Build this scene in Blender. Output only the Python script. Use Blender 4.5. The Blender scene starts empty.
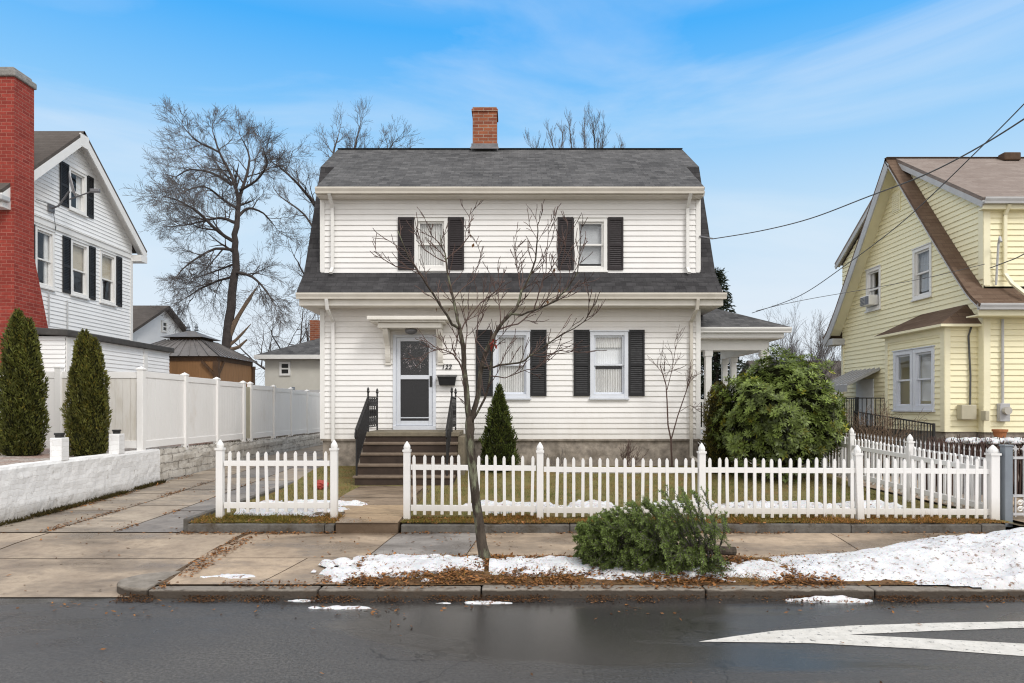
import bpy, bmesh, math, random
import numpy as np
from mathutils import Vector, Matrix, noise
R = math.radians
rnd = random.Random(7)
V = Vector
C = bpy.context.scene.collection
F, CX, CY, CZ = 683.0, 512.0, 407.0, 1.9

def at(x, y, Y):
    """measured photo point at a known distance from the street camera -> metres"""
    return V(((x-CX)/F*Y, Y, CZ+(CY-y)/F*Y))

# ------------------------------------------------------------------ objects
WORLD = {}
def tag(o, label=None, cat=None, group=None, kind=None):
    if label: o['label'] = label
    if cat: o['category'] = cat
    if group: o['group'] = group
    if kind: o['kind'] = kind
    return o

def thing(name, loc, label, cat, group=None):
    o = bpy.data.objects.new(name, None); C.objects.link(o)
    o.location = V(loc); o.empty_display_size = .2
    WORLD[o.name] = V(loc)
    return tag(o, label, cat, group)

class MB:
    def __init__(s): s.v = []; s.f = []; s.t = []; s.cur = None
    def add(s, vs, fs):
        b = len(s.v); s.v.extend(tuple(p) for p in vs)
        for f in fs: s.f.append(tuple(b+i for i in f)); s.t.append(s.cur)
    def poly(s, *pts): s.add(pts, [tuple(range(len(pts)))])
    def hexa(s, p):
        s.add(p, [(0,3,2,1),(4,5,6,7),(0,1,5,4),(1,2,6,5),(2,3,7,6),(3,0,4,7)])
    def box(s, x0, x1, y0, y1, z0, z1):
        s.hexa([(x0,y0,z0),(x1,y0,z0),(x1,y1,z0),(x0,y1,z0),(x0,y0,z1),(x1,y0,z1),(x1,y1,z1),(x0,y1,z1)])
    def fbox(s, fr, u0, u1, n0, n1, z0, z1):
        P = fr.pt
        s.hexa([P(u0,n1,z0),P(u1,n1,z0),P(u1,n0,z0),P(u0,n0,z0),P(u0,n1,z1),P(u1,n1,z1),P(u1,n0,z1),P(u0,n0,z1)])
    def beam(s, p, q, w, h, up=(0,0,1)):
        p, q = V(p), V(q); d = (q-p).normalized(); up = V(up)
        if abs(d.dot(up)) > .98: up = V((1,0,0))
        a = d.cross(up).normalized()*(w/2); b = a.cross(d).normalized()*(h/2)
        s.hexa([p-a-b,p+a-b,q+a-b,q-a-b,p-a+b,p+a+b,q+a+b,q-a+b])
    def tube(s, pts, rad, n=6, cap=True):
        pts = [V(p) for p in pts]; m = len(pts)
        if not hasattr(rad, '__len__'): rad = [rad]*m
        d0 = (pts[1]-pts[0]).normalized()
        a = d0.cross(V((0,0,1)));
        if a.length < .05: a = d0.cross(V((1,0,0)))
        a.normalize(); vs = []
        for i in range(m):
            d = (pts[min(i+1,m-1)]-pts[max(i-1,0)])
            if d.length < 1e-7: d = d0
            d.normalize(); a = a-d*a.dot(d)
            if a.length < 1e-5: a = d.orthogonal()
            a.normalize(); b = d.cross(a)
            for k in range(n):
                t = 2*math.pi*k/n
                vs.append(pts[i]+(a*math.cos(t)+b*math.sin(t))*rad[i])
        fs = [(i*n+k, i*n+(k+1)%n, (i+1)*n+(k+1)%n, (i+1)*n+k) for i in range(m-1) for k in range(n)]
        if cap: fs += [tuple(range(n-1,-1,-1)), tuple((m-1)*n+k for k in range(n))]
        s.add(vs, fs)
    def lathe(s, prof, c=(0,0,0), n=16, sx=1, sy=1, wob=None):
        c = V(c); vs = []
        for i,(r,z) in enumerate(prof):
            for k in range(n):
                t = 2*math.pi*k/n
                rr = r*(wob(t,z) if wob else 1)
                vs.append((c.x+rr*math.cos(t)*sx, c.y+rr*math.sin(t)*sy, c.z+z))
        m = len(prof)
        fs = [(i*n+k, i*n+(k+1)%n, (i+1)*n+(k+1)%n, (i+1)*n+k) for i in range(m-1) for k in range(n)]
        fs += [tuple(range(n-1,-1,-1)), tuple((m-1)*n+k for k in range(n))]
        s.add(vs, fs)
    def prism(s, pts, a):
        """closed polygon pts extruded by vector a"""
        a = V(a); n = len(pts); pts = [V(p) for p in pts]
        s.add(pts+[p+a for p in pts], [tuple(range(n-1,-1,-1)), tuple(range(n,2*n))]+[(i,(i+1)%n,n+(i+1)%n,n+i) for i in range(n)])
    def slab(s, pts, x0, x1, t):
        """roof slab: polyline of (y,z) swept along x, thickness t downward"""
        n = len(pts); low = []
        for i in range(n):
            a = V(pts[max(i-1,0)]); b = V(pts[min(i+1,n-1)]); d = (b-a).normalized()
            nn = V((-d[1], d[0]))
            if nn[1] > 0: nn = -nn
            low.append((pts[i][0]+nn[0]*t, pts[i][1]+nn[1]*t))
        for i in range(n-1):
            for (A,B,up) in ((pts[i],pts[i+1],1),(low[i],low[i+1],0)):
                q = [(x0,A[0],A[1]),(x1,A[0],A[1]),(x1,B[0],B[1]),(x0,B[0],B[1])]
                s.poly(*q)
            for x in (x0,x1):
                s.poly((x,*pts[i]),(x,*pts[i+1]),(x,*low[i+1]),(x,*low[i]))
        for i in (0,n-1): s.poly((x0,*pts[i]),(x1,*pts[i]),(x1,*low[i]),(x0,*low[i]))
    def build(s, name, mat, parent=None, org=None, smooth=False, bevel=0, uv=True, label=None):
        if parent is not None: o3 = WORLD[parent.name]
        else: o3 = V(org) if org is not None else V((0,0,0))
        me = bpy.data.meshes.new(name)
        me.from_pydata([(p[0]-o3[0],p[1]-o3[1],p[2]-o3[2]) for p in s.v], [], s.f)
        bm = bmesh.new(); bm.from_mesh(me)
        bmesh.ops.recalc_face_normals(bm, faces=bm.faces)
        bm.to_mesh(me); bm.free()
        if uv: autouv(me)
        if any(t is not None for t in s.t):
            at_ = me.attributes.new('tint','FLOAT_COLOR','CORNER')
            for p, t in zip(me.polygons, s.t):
                for l in p.loop_indices: at_.data[l].color = (t[0],t[1],t[2],1) if t else (1,1,1,1)
        me.materials.append(mat)
        if smooth: me.polygons.foreach_set('use_smooth', [True]*len(me.polygons))
        o = bpy.data.objects.new(name, me); C.objects.link(o)
        if parent is not None: o.parent = parent
        else: o.location = o3
        WORLD[o.name] = o3
        if bevel:
            b = o.modifiers.new('bevel','BEVEL'); b.width = bevel; b.segments = 2; b.limit_method = 'ANGLE'; b.angle_limit = R(40)
        if label: o['label'] = label
        return o

def autouv(me):
    uvl = me.uv_layers.new(name='UVMap'); z = V((0,0,1))
    for p in me.polygons:
        n = p.normal
        u = z.cross(n)
        if u.length < .05: u = V((1,0,0)); v = V((0,1,0))
        else: u.normalize(); v = n.cross(u)
        for li, vi in zip(p.loop_indices, p.vertices):
            c = me.vertices[vi].co; uvl.data[li].uv = (c.dot(u), c.dot(v))

class Fr:
    def __init__(s, O, U, N): s.O, s.U, s.N = V(O), V(U), V(N)
    def pt(s, u, n, z): return s.O+s.U*u+s.N*n+V((0,0,z))

def copy_tree(o, loc=None, label=None):
    c = o.copy(); C.objects.link(c)
    if loc is not None: c.location = V(loc)
    if label: c['label'] = label
    def rec(a, b):
        for ch in list(a.children):
            d = ch.copy(); C.objects.link(d); d.parent = b; rec(ch, d)
    rec(o, c); return c

# foliage: many small leaf faces in one mesh
def leaf_mesh(name, mat, parent, P, D, L, W, tint, org=None, up=None, droop=0.):
    P = np.asarray(P, float); D = np.asarray(D, float); n = len(P)
    D = D/np.maximum(np.linalg.norm(D,axis=1,keepdims=True),1e-6)
    if up is None:
        g = np.random.default_rng(n); up = g.normal(size=(n,3))
    S = np.cross(D, up); S /= np.maximum(np.linalg.norm(S,axis=1,keepdims=True),1e-6)
    L = np.broadcast_to(np.asarray(L,float),(n,))[:,None]; W = np.broadcast_to(np.asarray(W,float),(n,))[:,None]
    o3 = WORLD[parent.name] if parent is not None else V(org or (0,0,0))
    P = P-np.array(o3)
    mid = P+D*L*.5; tip = P+D*L
    tip[:,2] -= (L[:,0]*droop)
    v = np.stack([P, mid+S*W*.5, tip, mid-S*W*.5], 1).reshape(-1,3)
    me = bpy.data.meshes.new(name)
    me.vertices.add(4*n); me.vertices.foreach_set('co', v.ravel())
    me.loops.add(4*n); me.loops.foreach_set('vertex_index', np.arange(4*n))
    me.polygons.add(n); me.polygons.foreach_set('loop_start', np.arange(0,4*n,4)); me.polygons.foreach_set('loop_total', np.full(n,4))
    me.update(calc_edges=True)
    at_ = me.attributes.new('tint','FLOAT_COLOR','CORNER')
    t = np.asarray(tint,float)
    if t.ndim == 1: t = np.repeat(t[:,None],3,1)
    col = np.ones((n,4,4)); col[:,:,:3] = t[:,None,:]
    at_.data.foreach_set('color', col.ravel())
    me.materials.append(mat)
    o = bpy.data.objects.new(name, me); C.objects.link(o)
    if parent is not None: o.parent = parent
    else: o.location = o3
    WORLD[o.name] = o3
    return o

# ------------------------------------------------------------------ materials
class NT:
    def __init__(s, name):
        s.m = bpy.data.materials.new(name); s.m.use_nodes = True; s.t = s.m.node_tree; s.t.nodes.clear()
        s.out = s.n('ShaderNodeOutputMaterial')
    def n(s, typ, ins=None, **kw):
        nd = s.t.nodes.new(typ)
        for k, v in kw.items(): setattr(nd, k, v)
        for k, v in (ins or {}).items():
            if isinstance(v, bpy.types.NodeSocket): s.t.links.new(v, nd.inputs[k])
            else: nd.inputs[k].default_value = v
        return nd
    def co(s, kind='Object', scale=(1,1,1), rot=(0,0,0)):
        c = s.n('ShaderNodeTexCoord').outputs[kind]
        return s.n('ShaderNodeMapping', {'Vector': c, 'Scale': scale, 'Rotation': rot}).outputs[0]
    def noise(s, vec, scale, detail=4, rough=.55, dist=0):
        return s.n('ShaderNodeTexNoise', {'Vector': vec, 'Scale': scale, 'Detail': detail, 'Roughness': rough, 'Distortion': dist}).outputs['Fac']
    def ramp(s, fac, stops):
        r = s.n('ShaderNodeValToRGB', {'Fac': fac}); e = r.color_ramp.elements
        while len(e) > 1: e.remove(e[-1])
        e[0].position = stops[0][0]; e[0].color = c4(stops[0][1])
        for p, c in stops[1:]:
            q = e.new(p); q.color = c4(c)
        return r.outputs['Color']
    def rng(s, fac, a, b, c=0, d=1):
        return s.n('ShaderNodeMapRange', {'Value': fac, 'From Min': a, 'From Max': b, 'To Min': c, 'To Max': d}).outputs[0]
    def mix(s, fac, a, b, mode='MIX'):
        nd = s.n('ShaderNodeMix', data_type='RGBA', blend_type=mode)
        for k, v in ((0,fac),(6,a),(7,b)):
            if isinstance(v, bpy.types.NodeSocket): s.t.links.new(v, nd.inputs[k])
            else: nd.inputs[k].default_value = c4(v) if k else v
        return nd.outputs[2]
    def math(s, op, a, b=0.):
        return s.n('ShaderNodeMath', {0: a, 1: b}, operation=op).outputs[0]
    def tint(s, col):
        a = s.n('ShaderNodeAttribute', attribute_name='tint').outputs['Color']
        return s.mix(1., col, a, 'MULTIPLY')
    def bump(s, h, strength=.3, dist=.01, normal=None):
        ins = {'Height': h, 'Strength': strength, 'Distance': dist}
        if normal: ins['Normal'] = normal
        return s.n('ShaderNodeBump', ins).outputs[0]
    def done(s, col, rough=.6, spec=.3, metal=0, normal=None, **extra):
        ins = {'Base Color': col if isinstance(col, bpy.types.NodeSocket) else c4(col), 'Roughness': rough, 'Specular IOR Level': spec, 'Metallic': metal}
        if normal: ins['Normal'] = normal
        ins.update(extra)
        b = s.n('ShaderNodeBsdfPrincipled', ins); s.t.links.new(b.outputs[0], s.out.inputs[0]); return s.m

def c4(c): return (c[0],c[1],c[2],1) if hasattr(c,'__len__') else (c,c,c,1)
def mul(c, k): return tuple(min(1,x*k) for x in c)

def pm(name, c1, c2=None, ns=2.5, rough=.6, spec=.3, bump=0., bs=40, metal=0, tint=False, stretch=(1,1,1), dirt=None, ds=1.2, dt=(.5,.75)):
    t = NT(name); v = t.co('Object', stretch); c2 = c2 or mul(c1,.82)
    col = t.mix(t.rng(t.noise(v, ns, 6, .65), .3, .7), c1, c2)
    if dirt: col = t.mix(t.rng(t.noise(v, ds, 7, .7), dt[0], dt[1]), col, dirt)
    if tint: col = t.tint(col)
    nm = t.bump(t.noise(v, bs, 5, .6), bump, .02) if bump else None
    r = t.rng(t.noise(v, ns*2.3, 3), .3, .7, max(.02,rough-.1), min(1,rough+.1))
    return t.done(col, r, spec, metal, nm)

def shingle(name, ca, cb, cm, w=.30, h=.14):
    t = NT(name); uv = t.co('UV')
    wv = t.n('ShaderNodeVectorMath', {0: uv, 1: (0,0,0)}, operation='ADD').outputs[0]
    def br(c1, c2, mortar, ww, off):
        return t.n('ShaderNodeTexBrick', {'Vector': wv, 'Color1': c4(c1), 'Color2': c4(c2), 'Mortar': c4(mortar), 'Scale': 1., 'Mortar Size': .006, 'Mortar Smooth': .3, 'Bias': 0., 'Brick Width': ww, 'Row Height': h}, offset=off)
    a = br(ca, cb, cm, w, .37); b = br(ca, cb, cm, w*.61, .71)
    col = t.mix(.30, a.outputs['Color'], b.outputs['Color'])
    # granule speckle, mottling and course relief
    g = t.noise(t.co('UV',(1,1,1)), 130, 3, .7); col = t.mix(t.rng(g,.25,.75,0,1), mul(ca,.6), col)
    pat = t.noise(uv, .7, 4, .6); col = t.mix(t.rng(pat,.35,.7,0,.30), col, mul(cb,.9)); col = t.mix(t.rng(t.noise(t.co('UV',(1,2.2,1)), 4.5, 3, .6),.35,.65,0,.45), col, mul(ca,.9))
    sy = t.n('ShaderNodeSeparateXYZ', {0: uv}).outputs[1]
    fr = t.math('FRACT', t.math('DIVIDE', sy, h))
    hgt = t.math('ADD', t.math('MULTIPLY', t.math('SUBTRACT', 1., fr), 1.), t.math('MULTIPLY', g, .25))
    hgt = t.math('ADD', hgt, t.math('MULTIPLY', a.outputs['Fac'], -.5))
    return t.done(col, .9, .15, 0, t.bump(hgt, .55, .012))

def brick(name, ca, cb, cm, scale=1., bump=.5):
    t = NT(name); uv = t.co('UV')
    b = t.n('ShaderNodeTexBrick', {'Vector': uv, 'Color1': c4(ca), 'Color2': c4(cb), 'Mortar': c4(cm), 'Scale': 1., 'Mortar Size': .009*scale, 'Mortar Smooth': .2, 'Bias': 0., 'Brick Width': .215*scale, 'Row Height': .075*scale})
    n = t.noise(uv, 9, 6, .7)
    col = t.mix(t.rng(t.math('ADD', t.math('MULTIPLY', n, .5), t.math('MULTIPLY', t.noise(uv, 1.1, 5, .65), .5)),.42,.62,0,.65), b.outputs['Color'], mul(ca,.5))
    h = t.math('SUBTRACT', t.math('MULTIPLY', n, .35), b.outputs['Fac'])
    return t.done(col, .85, .2, 0, t.bump(h, bump, .012))

M = {}
def zdirt_band(name, c1, c2, z0, z1, dirt, amt, top=None, rough=.45, ns=1.1, bump=.04):
    t = NT(name); v = t.co('Object',(1,1,.6)); n = t.noise(v, ns, 6, .65); col = t.mix(t.rng(n,.3,.7), c1, c2)
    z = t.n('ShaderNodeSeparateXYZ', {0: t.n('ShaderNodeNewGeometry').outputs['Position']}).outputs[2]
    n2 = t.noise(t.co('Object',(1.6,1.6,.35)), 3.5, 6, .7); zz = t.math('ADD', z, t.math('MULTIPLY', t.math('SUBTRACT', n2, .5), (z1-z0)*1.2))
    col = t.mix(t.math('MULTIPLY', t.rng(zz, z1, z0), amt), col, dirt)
    if top: col = t.mix(t.math('MULTIPLY', t.math('MULTIPLY', t.rng(zz, top[0], top[1]), t.rng(z, top[1]+.12, top[1]+.10)), top[2]), col, top[3])  # optional upper band: colour turns warmer and browner towards its upper height
    col = t.mix(t.rng(n2,.60,.80,0,.22), col, dirt)
    return t.done(col, rough, .3, 0, t.bump(t.noise(v, 80, 4), bump, .02))
M['siding'] = zdirt_band('white_vinyl_siding', (.84,.83,.815), (.785,.77,.75), 1.05, 1.75, (.50,.45,.38), .40, (3.2,4.2,.30,(.60,.53,.45)))
M['siding_left'] = pm('white_painted_clapboard', (.86,.86,.86), (.80,.80,.79), 1.3, .5, .3, .06, 70)
M['siding_yellow'] = pm('yellow_vinyl_siding', (.90,.84,.585), (.86,.795,.54), 1., .5, .3, .05, 70)
M['trim'] = pm('white_trim', (.80,.79,.77), (.73,.72,.69), 3., .45, .35, .03, 60)
M['trim_blue'] = pm('cool_white_aluminium', (.70,.73,.78), (.63,.66,.72), 3., .4, .4)
M['gutter'] = pm('cream_gutter', (.65,.61,.54), (.56,.52,.455), 2., .45, .4, dirt=(.35,.31,.25), ds=2.4, dt=(.6,.95))
M['soffit'] = pm('soffit', (.70,.66,.60), (.62,.58,.52), 2., .6)
M['trim_yellow'] = pm('pale_yellow_trim', (.87,.82,.60), (.82,.765,.54), 2., .5)
M['rake_grey'] = pm('grey_white_rake', (.52,.52,.52), (.42,.42,.42), 3., .55)
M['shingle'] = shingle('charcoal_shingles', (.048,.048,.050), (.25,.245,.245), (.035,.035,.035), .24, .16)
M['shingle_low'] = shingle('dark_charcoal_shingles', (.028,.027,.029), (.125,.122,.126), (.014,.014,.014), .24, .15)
M['shingle_brown'] = shingle('brown_shingles', (.12,.075,.052), (.25,.18,.13), (.045,.032,.025))
M['shingle_tan'] = shingle('tan_grey_shingles', (.24,.19,.165), (.40,.345,.31), (.13,.105,.095))
M['shingle_grey'] = shingle('weathered_shingles', (.10,.085,.075), (.17,.15,.135), (.05,.045,.04))
M['shutter'] = pm('dark_brown_shutter', (.030,.023,.025), (.020,.016,.017), 8., .5, .3)
M['shutter_black'] = pm('black_shutter', (.022,.022,.024), (.015,.015,.016), 8., .5, .3)
M['iron'] = pm('black_wrought_iron', (.012,.012,.014), (.02,.018,.017), 10., .45, .4)
M['galv'] = pm('galvanised_iron', (.55,.55,.56), (.42,.42,.43), 6., .5, .5)
M['greypaint'] = pm('grey_painted_steel', (.21,.24,.27), (.17,.19,.22), 4., .45, .4)
M['fence'] = zdirt_band('white_pvc', (.82,.81,.80), (.76,.75,.735), .32, .62, (.45,.39,.30), .45, rough=.38, ns=1.5, bump=.03)
M['fence_old'] = pm('weathered_white_vinyl', (.78,.76,.73), (.66,.63,.57), 1.6, .5, .3, stretch=(3,3,.5), dirt=(.55,.50,.42), ds=1.6, dt=(.5,.85))
M['vinyl'] = pm('clean_white_vinyl', (.87,.86,.845), (.82,.805,.785), .8, .42, .35, stretch=(1,1,.6), dirt=(.62,.55,.46), ds=.9, dt=(.6,.95))
t = NT('white_painted_masonry'); v = t.co('Object'); uv = t.co('UV')
w2 = t.n('ShaderNodeVectorMath', {0: uv, 1: t.n('ShaderNodeVectorMath', {0: t.n('ShaderNodeTexNoise', {'Vector': uv, 'Scale': 4., 'Detail': 4}).outputs['Color'], 'Scale': .13}, operation='SCALE').outputs[0]}, operation='ADD').outputs[0]
b = t.n('ShaderNodeTexBrick', {'Vector': w2, 'Color1': c4(.83), 'Color2': c4(.74), 'Mortar': c4((.71,.70,.68)), 'Scale': 1., 'Mortar Size': .006, 'Mortar Smooth': .6, 'Brick Width': .34, 'Row Height': .085})
n = t.noise(v, 13, 6, .7); col = t.mix(t.rng(n,.3,.7,0,.5), b.outputs['Color'], (.70,.69,.68)); col = t.mix(t.rng(t.noise(v,5,7,.7),.60,.72), col, (.36,.33,.30))
zz_ = t.n('ShaderNodeSeparateXYZ', {0: t.n('ShaderNodeNewGeometry').outputs['Position']}).outputs[2]
col = t.mix(t.math('MULTIPLY', t.rng(t.math('ADD', zz_, t.math('MULTIPLY', n, -.25)), .32, .10), .75), col, (.34,.30,.25))
M['stucco'] = t.done(col, .8, .2, 0, t.bump(t.math('SUBTRACT', n, t.math('MULTIPLY', b.outputs['Fac'], .25)), .5, .015))
M['iron_dirty'] = M['iron']
M['foundation'] = pm('old_stone_foundation', (.44,.385,.325), (.15,.13,.11), 4.5, .85, .2, .9, 9, dirt=(.13,.11,.085), ds=1.6)
M['tread'] = pm('worn_brown_tread', (.20,.155,.115), (.135,.10,.075), 5., .6, .3, .15, 40)
M['riser'] = pm('dark_brown_riser', (.055,.036,.026), (.03,.02,.015), 4., .6, .3, .2, 30)
M['landing'] = pm('mossy_concrete', (.24,.205,.15), (.15,.13,.095), 4., .8, .2, .4, 30)
M['door'] = pm('storm_door_white', (.66,.69,.74), (.60,.63,.68), 3., .35, .45)
M['hood'] = pm('cream_white_hood', (.77,.74,.68), (.68,.65,.59), 3., .55)
M['brick'] = brick('orange_chimney_brick', (.38,.125,.06), (.22,.065,.04), (.36,.28,.22), 1.25)
M['brick_red'] = brick('red_painted_brick', (.38,.064,.046), (.24,.038,.030), (.40,.15,.115), 1.2, .9)
M['lead'] = pm('lead_flashing', (.20,.20,.21), (.14,.14,.15), 8., .5, .4, metal=.3)
M['stone_cap'] = pm('grey_mortar_cap', (.33,.32,.30), (.2,.19,.18), 8., .85, .2, .5, 25)
M['curtain'] = pm('white_curtain', (.84,.835,.82), (.62,.615,.60), 9., .9, .1, stretch=(6,6,.4))
M['blind'] = pm('pale_blind', (.86,.88,.90), (.8,.82,.84), 4., .7, .2)
M['shade'] = pm('tan_roller_shade', (.55,.49,.38), (.48,.42,.32), 3., .8, .1)
M['inner_door'] = pm('dark_varnished_door', (.016,.012,.010), (.010,.008,.007), 6., .5, .2)
M['black'] = pm('dark_plastic', (.02,.02,.02), (.03,.03,.03), 6., .4, .4)
M['wood'] = pm('gazebo_wood', (.29,.155,.07), (.20,.105,.045), 5., .6, .3, stretch=(4,4,.4))
M['wood_dark'] = pm('dark_wood', (.10,.055,.03), (.06,.035,.02), 6., .7)
M['metal_roof'] = pm('grey_metal_roof', (.22,.205,.20), (.16,.15,.145), 3., .5, .4, metal=.3)
M['membrane'] = pm('black_membrane', (.045,.042,.04), (.08,.075,.07), 6., .7)
M['cream'] = pm('cream_stucco', (.62,.60,.54), (.55,.53,.47), 2., .8)
M['beige'] = pm('beige_plastic', (.50,.46,.34), (.42,.39,.29), 3., .5)
M['terracotta'] = pm('terracotta', (.42,.17,.07), (.32,.12,.05), 6., .8)
M['red'] = pm('red_plastic', (.36,.055,.04), (.26,.04,.03), 6., .5)
M['lampglass'] = pm('frosted_lamp', (.5,.48,.44), (.4,.38,.34), 6., .3)
t = NT('granite_kerb'); v = t.co('Object'); zz_ = t.n('ShaderNodeSeparateXYZ', {0: t.n('ShaderNodeNewGeometry').outputs['Position']}).outputs[2]
n = t.noise(v, 8, 6, .65); col = t.mix(t.rng(n,.3,.7), (.30,.265,.225), (.17,.148,.122)); wetl = t.rng(t.math('ADD', zz_, t.math('MULTIPLY', n, .06)), .114, .100)
col = t.mix(t.math('MULTIPLY', wetl, .88), col, (.045,.033,.024)); col = t.mix(t.rng(t.noise(v,5,5),.55,.7,0,.7), col, (.075,.05,.032))
M['kerb'] = t.done(col, .7, .3, 0, t.bump(t.noise(v,40,5), .6, .012))
M['kerb_low'] = pm('dark_low_kerb', (.16,.15,.135), (.085,.078,.07), 7., .8, .2, .5, 35, dirt=(.06,.045,.03), ds=4., dt=(.5,.7))
M['bark'] = pm('grey_brown_bark', (.105,.084,.066), (.026,.020,.016), 14., .9, .15, 1., 32, stretch=(1,1,.35), dirt=(.20,.21,.14), ds=9., dt=(.52,.66))
M['bark_far'] = pm('dark_bark', (.085,.072,.067), (.045,.038,.036), 4., .9, .1)
M['twig'] = pm('fine_twigs', (.135,.122,.118), (.10,.09,.088), 4., .9, .1)
M['twig_red'] = pm('street_tree_twigs', (.12,.078,.066), (.08,.052,.045), 6., .8, .2)
M['split_wood'] = pm('pale_split_wood', (.26,.19,.135), (.13,.095,.07), 6., .9, .1, .4, 20)
M['line'] = pm('road_paint', (.70,.675,.63), (.52,.50,.46), 9., .6, .3, .4, 70, dirt=(.13,.125,.12), ds=17., dt=(.57,.66))
M['wire'] = pm('cable', (.10,.10,.105), (.08,.08,.08), 3., .6)
M['dishgrey'] = pm('grey_dish', (.45,.45,.46), (.38,.38,.39), 4., .5)

def leafmat(name, c, rough=.5, trans=.25, spec=.35):
    t = NT(name); col = t.tint(t.mix(t.noise(t.co('Object'), 9, 2), c, mul(c,.6)))
    b = t.n('ShaderNodeBsdfPrincipled', {'Base Color': col, 'Roughness': rough, 'Specular IOR Level': spec})
    tr = t.n('ShaderNodeBsdfTranslucent', {'Color': col})
    mx = t.n('ShaderNodeMixShader', {0: trans, 1: b.outputs[0], 2: tr.outputs[0]})
    t.t.links.new(mx.outputs[0], t.out.inputs[0]); return t.m
M['thuja'] = leafmat('arborvitae_foliage', (.175,.19,.043))
M['rhodo'] = leafmat('rhododendron_leaf', (.215,.285,.062), .42, .2, .35)
M['fir'] = leafmat('fir_needles', (.165,.225,.055), .5, .15)
M['spruce'] = leafmat('dark_spruce', (.04,.055,.028))
M['grass'] = leafmat('winter_grass', (.31,.275,.105), .7, .3, .15)
M['leaf'] = leafmat('fallen_leaf', (.36,.17,.065), .75, .15, .2)
M['dried'] = leafmat('dried_wreath_leaf', (.42,.36,.36), .8, .1)
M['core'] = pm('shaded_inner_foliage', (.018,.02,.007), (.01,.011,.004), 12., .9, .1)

# glass: see-through with real reflections
t = NT('window_glass')
bk_ = t.n('ShaderNodeNewGeometry').outputs['Backfacing']
fz = t.n('ShaderNodeFresnel', {'IOR': t.rng(bk_, 0, 1, 1.42, 1/1.42)}).outputs[0]
fac = t.math('MULTIPLY', fz, 1.2)
g = t.n('ShaderNodeBsdfGlossy', {'Color': (.95,.97,1,1), 'Roughness': .01})
tr = t.n('ShaderNodeBsdfTransparent', {'Color': (.97,.975,.975,1)})
mx = t.n('ShaderNodeMixShader', {0: fac, 1: tr.outputs[0], 2: g.outputs[0]}); t.t.links.new(mx.outputs[0], t.out.inputs[0]); M['glass'] = t.m
# insect screen in lower sashes
t = NT('door_screen')
tr = t.n('ShaderNodeBsdfTransparent', {'Color': (.5,.5,.52,1)}); g = t.n('ShaderNodeBsdfPrincipled', {'Base Color': (.07,.07,.073,1), 'Roughness': .3, 'Specular IOR Level': .2})
mx = t.n('ShaderNodeMixShader', {0: .6, 1: tr.outputs[0], 2: g.outputs[0]}); t.t.links.new(mx.outputs[0], t.out.inputs[0]); M['screen'] = t.m

# damp asphalt
t = NT('damp_asphalt'); v = t.co('Object')
big = t.noise(t.co('Object',(.35,1.0,1)), .55, 6, .6, .4); agg = t.noise(v, 40, 5, .85); mid = t.noise(v, 6, 5, .6)
sx = t.n('ShaderNodeSeparateXYZ', {0: v})
edge = t.rng(sx.outputs[1], 4.4, 6.9, 0, .22)
cen = t.rng(t.math('ABSOLUTE', t.math('SUBTRACT', sx.outputs[0], .9)), 3.4, .4, 0, .13)
wet = t.rng(t.math('ADD', t.math('ADD', big, edge), cen), .53, .74)
col = t.mix(t.rng(agg,.3,.75), (.006,.006,.006), (.20,.19,.18))
col = t.mix(t.rng(mid,.35,.7,0,.35), col, (.075,.071,.069))
vo = t.n('ShaderNodeTexVoronoi', {'Vector': t.n('ShaderNodeVectorMath', {0: t.co('Object',(.35,.5,1)), 1: t.n('ShaderNodeTexNoise', {'Vector': v, 'Scale': 1.5, 'Detail': 4}).outputs['Color']}, operation='ADD').outputs[0], 'Scale': .7}, feature='DISTANCE_TO_EDGE').outputs['Distance']
col = t.mix(t.rng(vo,.002,.007,.75,0), col, (.018,.018,.018))
col = t.mix(t.math('MULTIPLY', wet, .72), col, (.020,.019,.019))
old = t.noise(t.co('Object',(.55,3.2,1)), 2.1, 6, .7); col = t.mix(t.math('MULTIPLY', t.rng(old,.66,.72), .5), col, (.30,.235,.165))
grit = t.noise(v, 130, 2, .5); col = t.mix(t.rng(grit,.66,.72,0,.5), col, (.30,.29,.28))
rough = t.rng(t.math('ADD', wet, t.math('MULTIPLY', agg, -.15)), 0, 1, .58, .10)
h = t.math('MULTIPLY', agg, t.rng(wet, 0, 1, 1, .12))
M['asphalt'] = t.done(col, rough, .36, 0, t.bump(h, .8, .010))

# concrete slabs (tinted per slab)
def concrete(name, c1, c2, stain):
    t = NT(name); v = t.co('Object'); n = t.noise(v, 1.3, 7, .65, .3); f = t.noise(v, 55, 4, .7); m = t.noise(v, 9, 5, .6)
    col = t.mix(t.rng(n,.32,.68), c1, c2)
    col = t.mix(t.rng(m,.46,.74,0,.5), col, stain)
    col = t.mix(t.rng(f,.35,.75,0,.35), col, mul(c2,.6))
    w = t.rng(t.noise(t.co('Object',(.7,1.6,1)), .9, 6, .65), .45, .62)
    col = t.mix(t.math('MULTIPLY', w, .72), col, mul(stain,.8))
    col = t.tint(col)
    return t.done(col, t.rng(w,0,1,.75,.26), .3, 0, t.bump(t.math('ADD', f, t.math('MULTIPLY', m, .6)), .35, .006))
M['concrete'] = concrete('tan_concrete', (.48,.375,.27), (.32,.245,.178), (.165,.122,.088))
M['joint'] = pm('dirt_joint', (.15,.105,.068), (.08,.056,.038), 8., .95, .1, .6, 40)
M['lawn'] = pm('lawn_soil', (.20,.18,.07), (.14,.11,.05), 2.6, .95, .1, .9, 25, dirt=(.2,.12,.05), ds=1.8, dt=(.5,.68))
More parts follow.
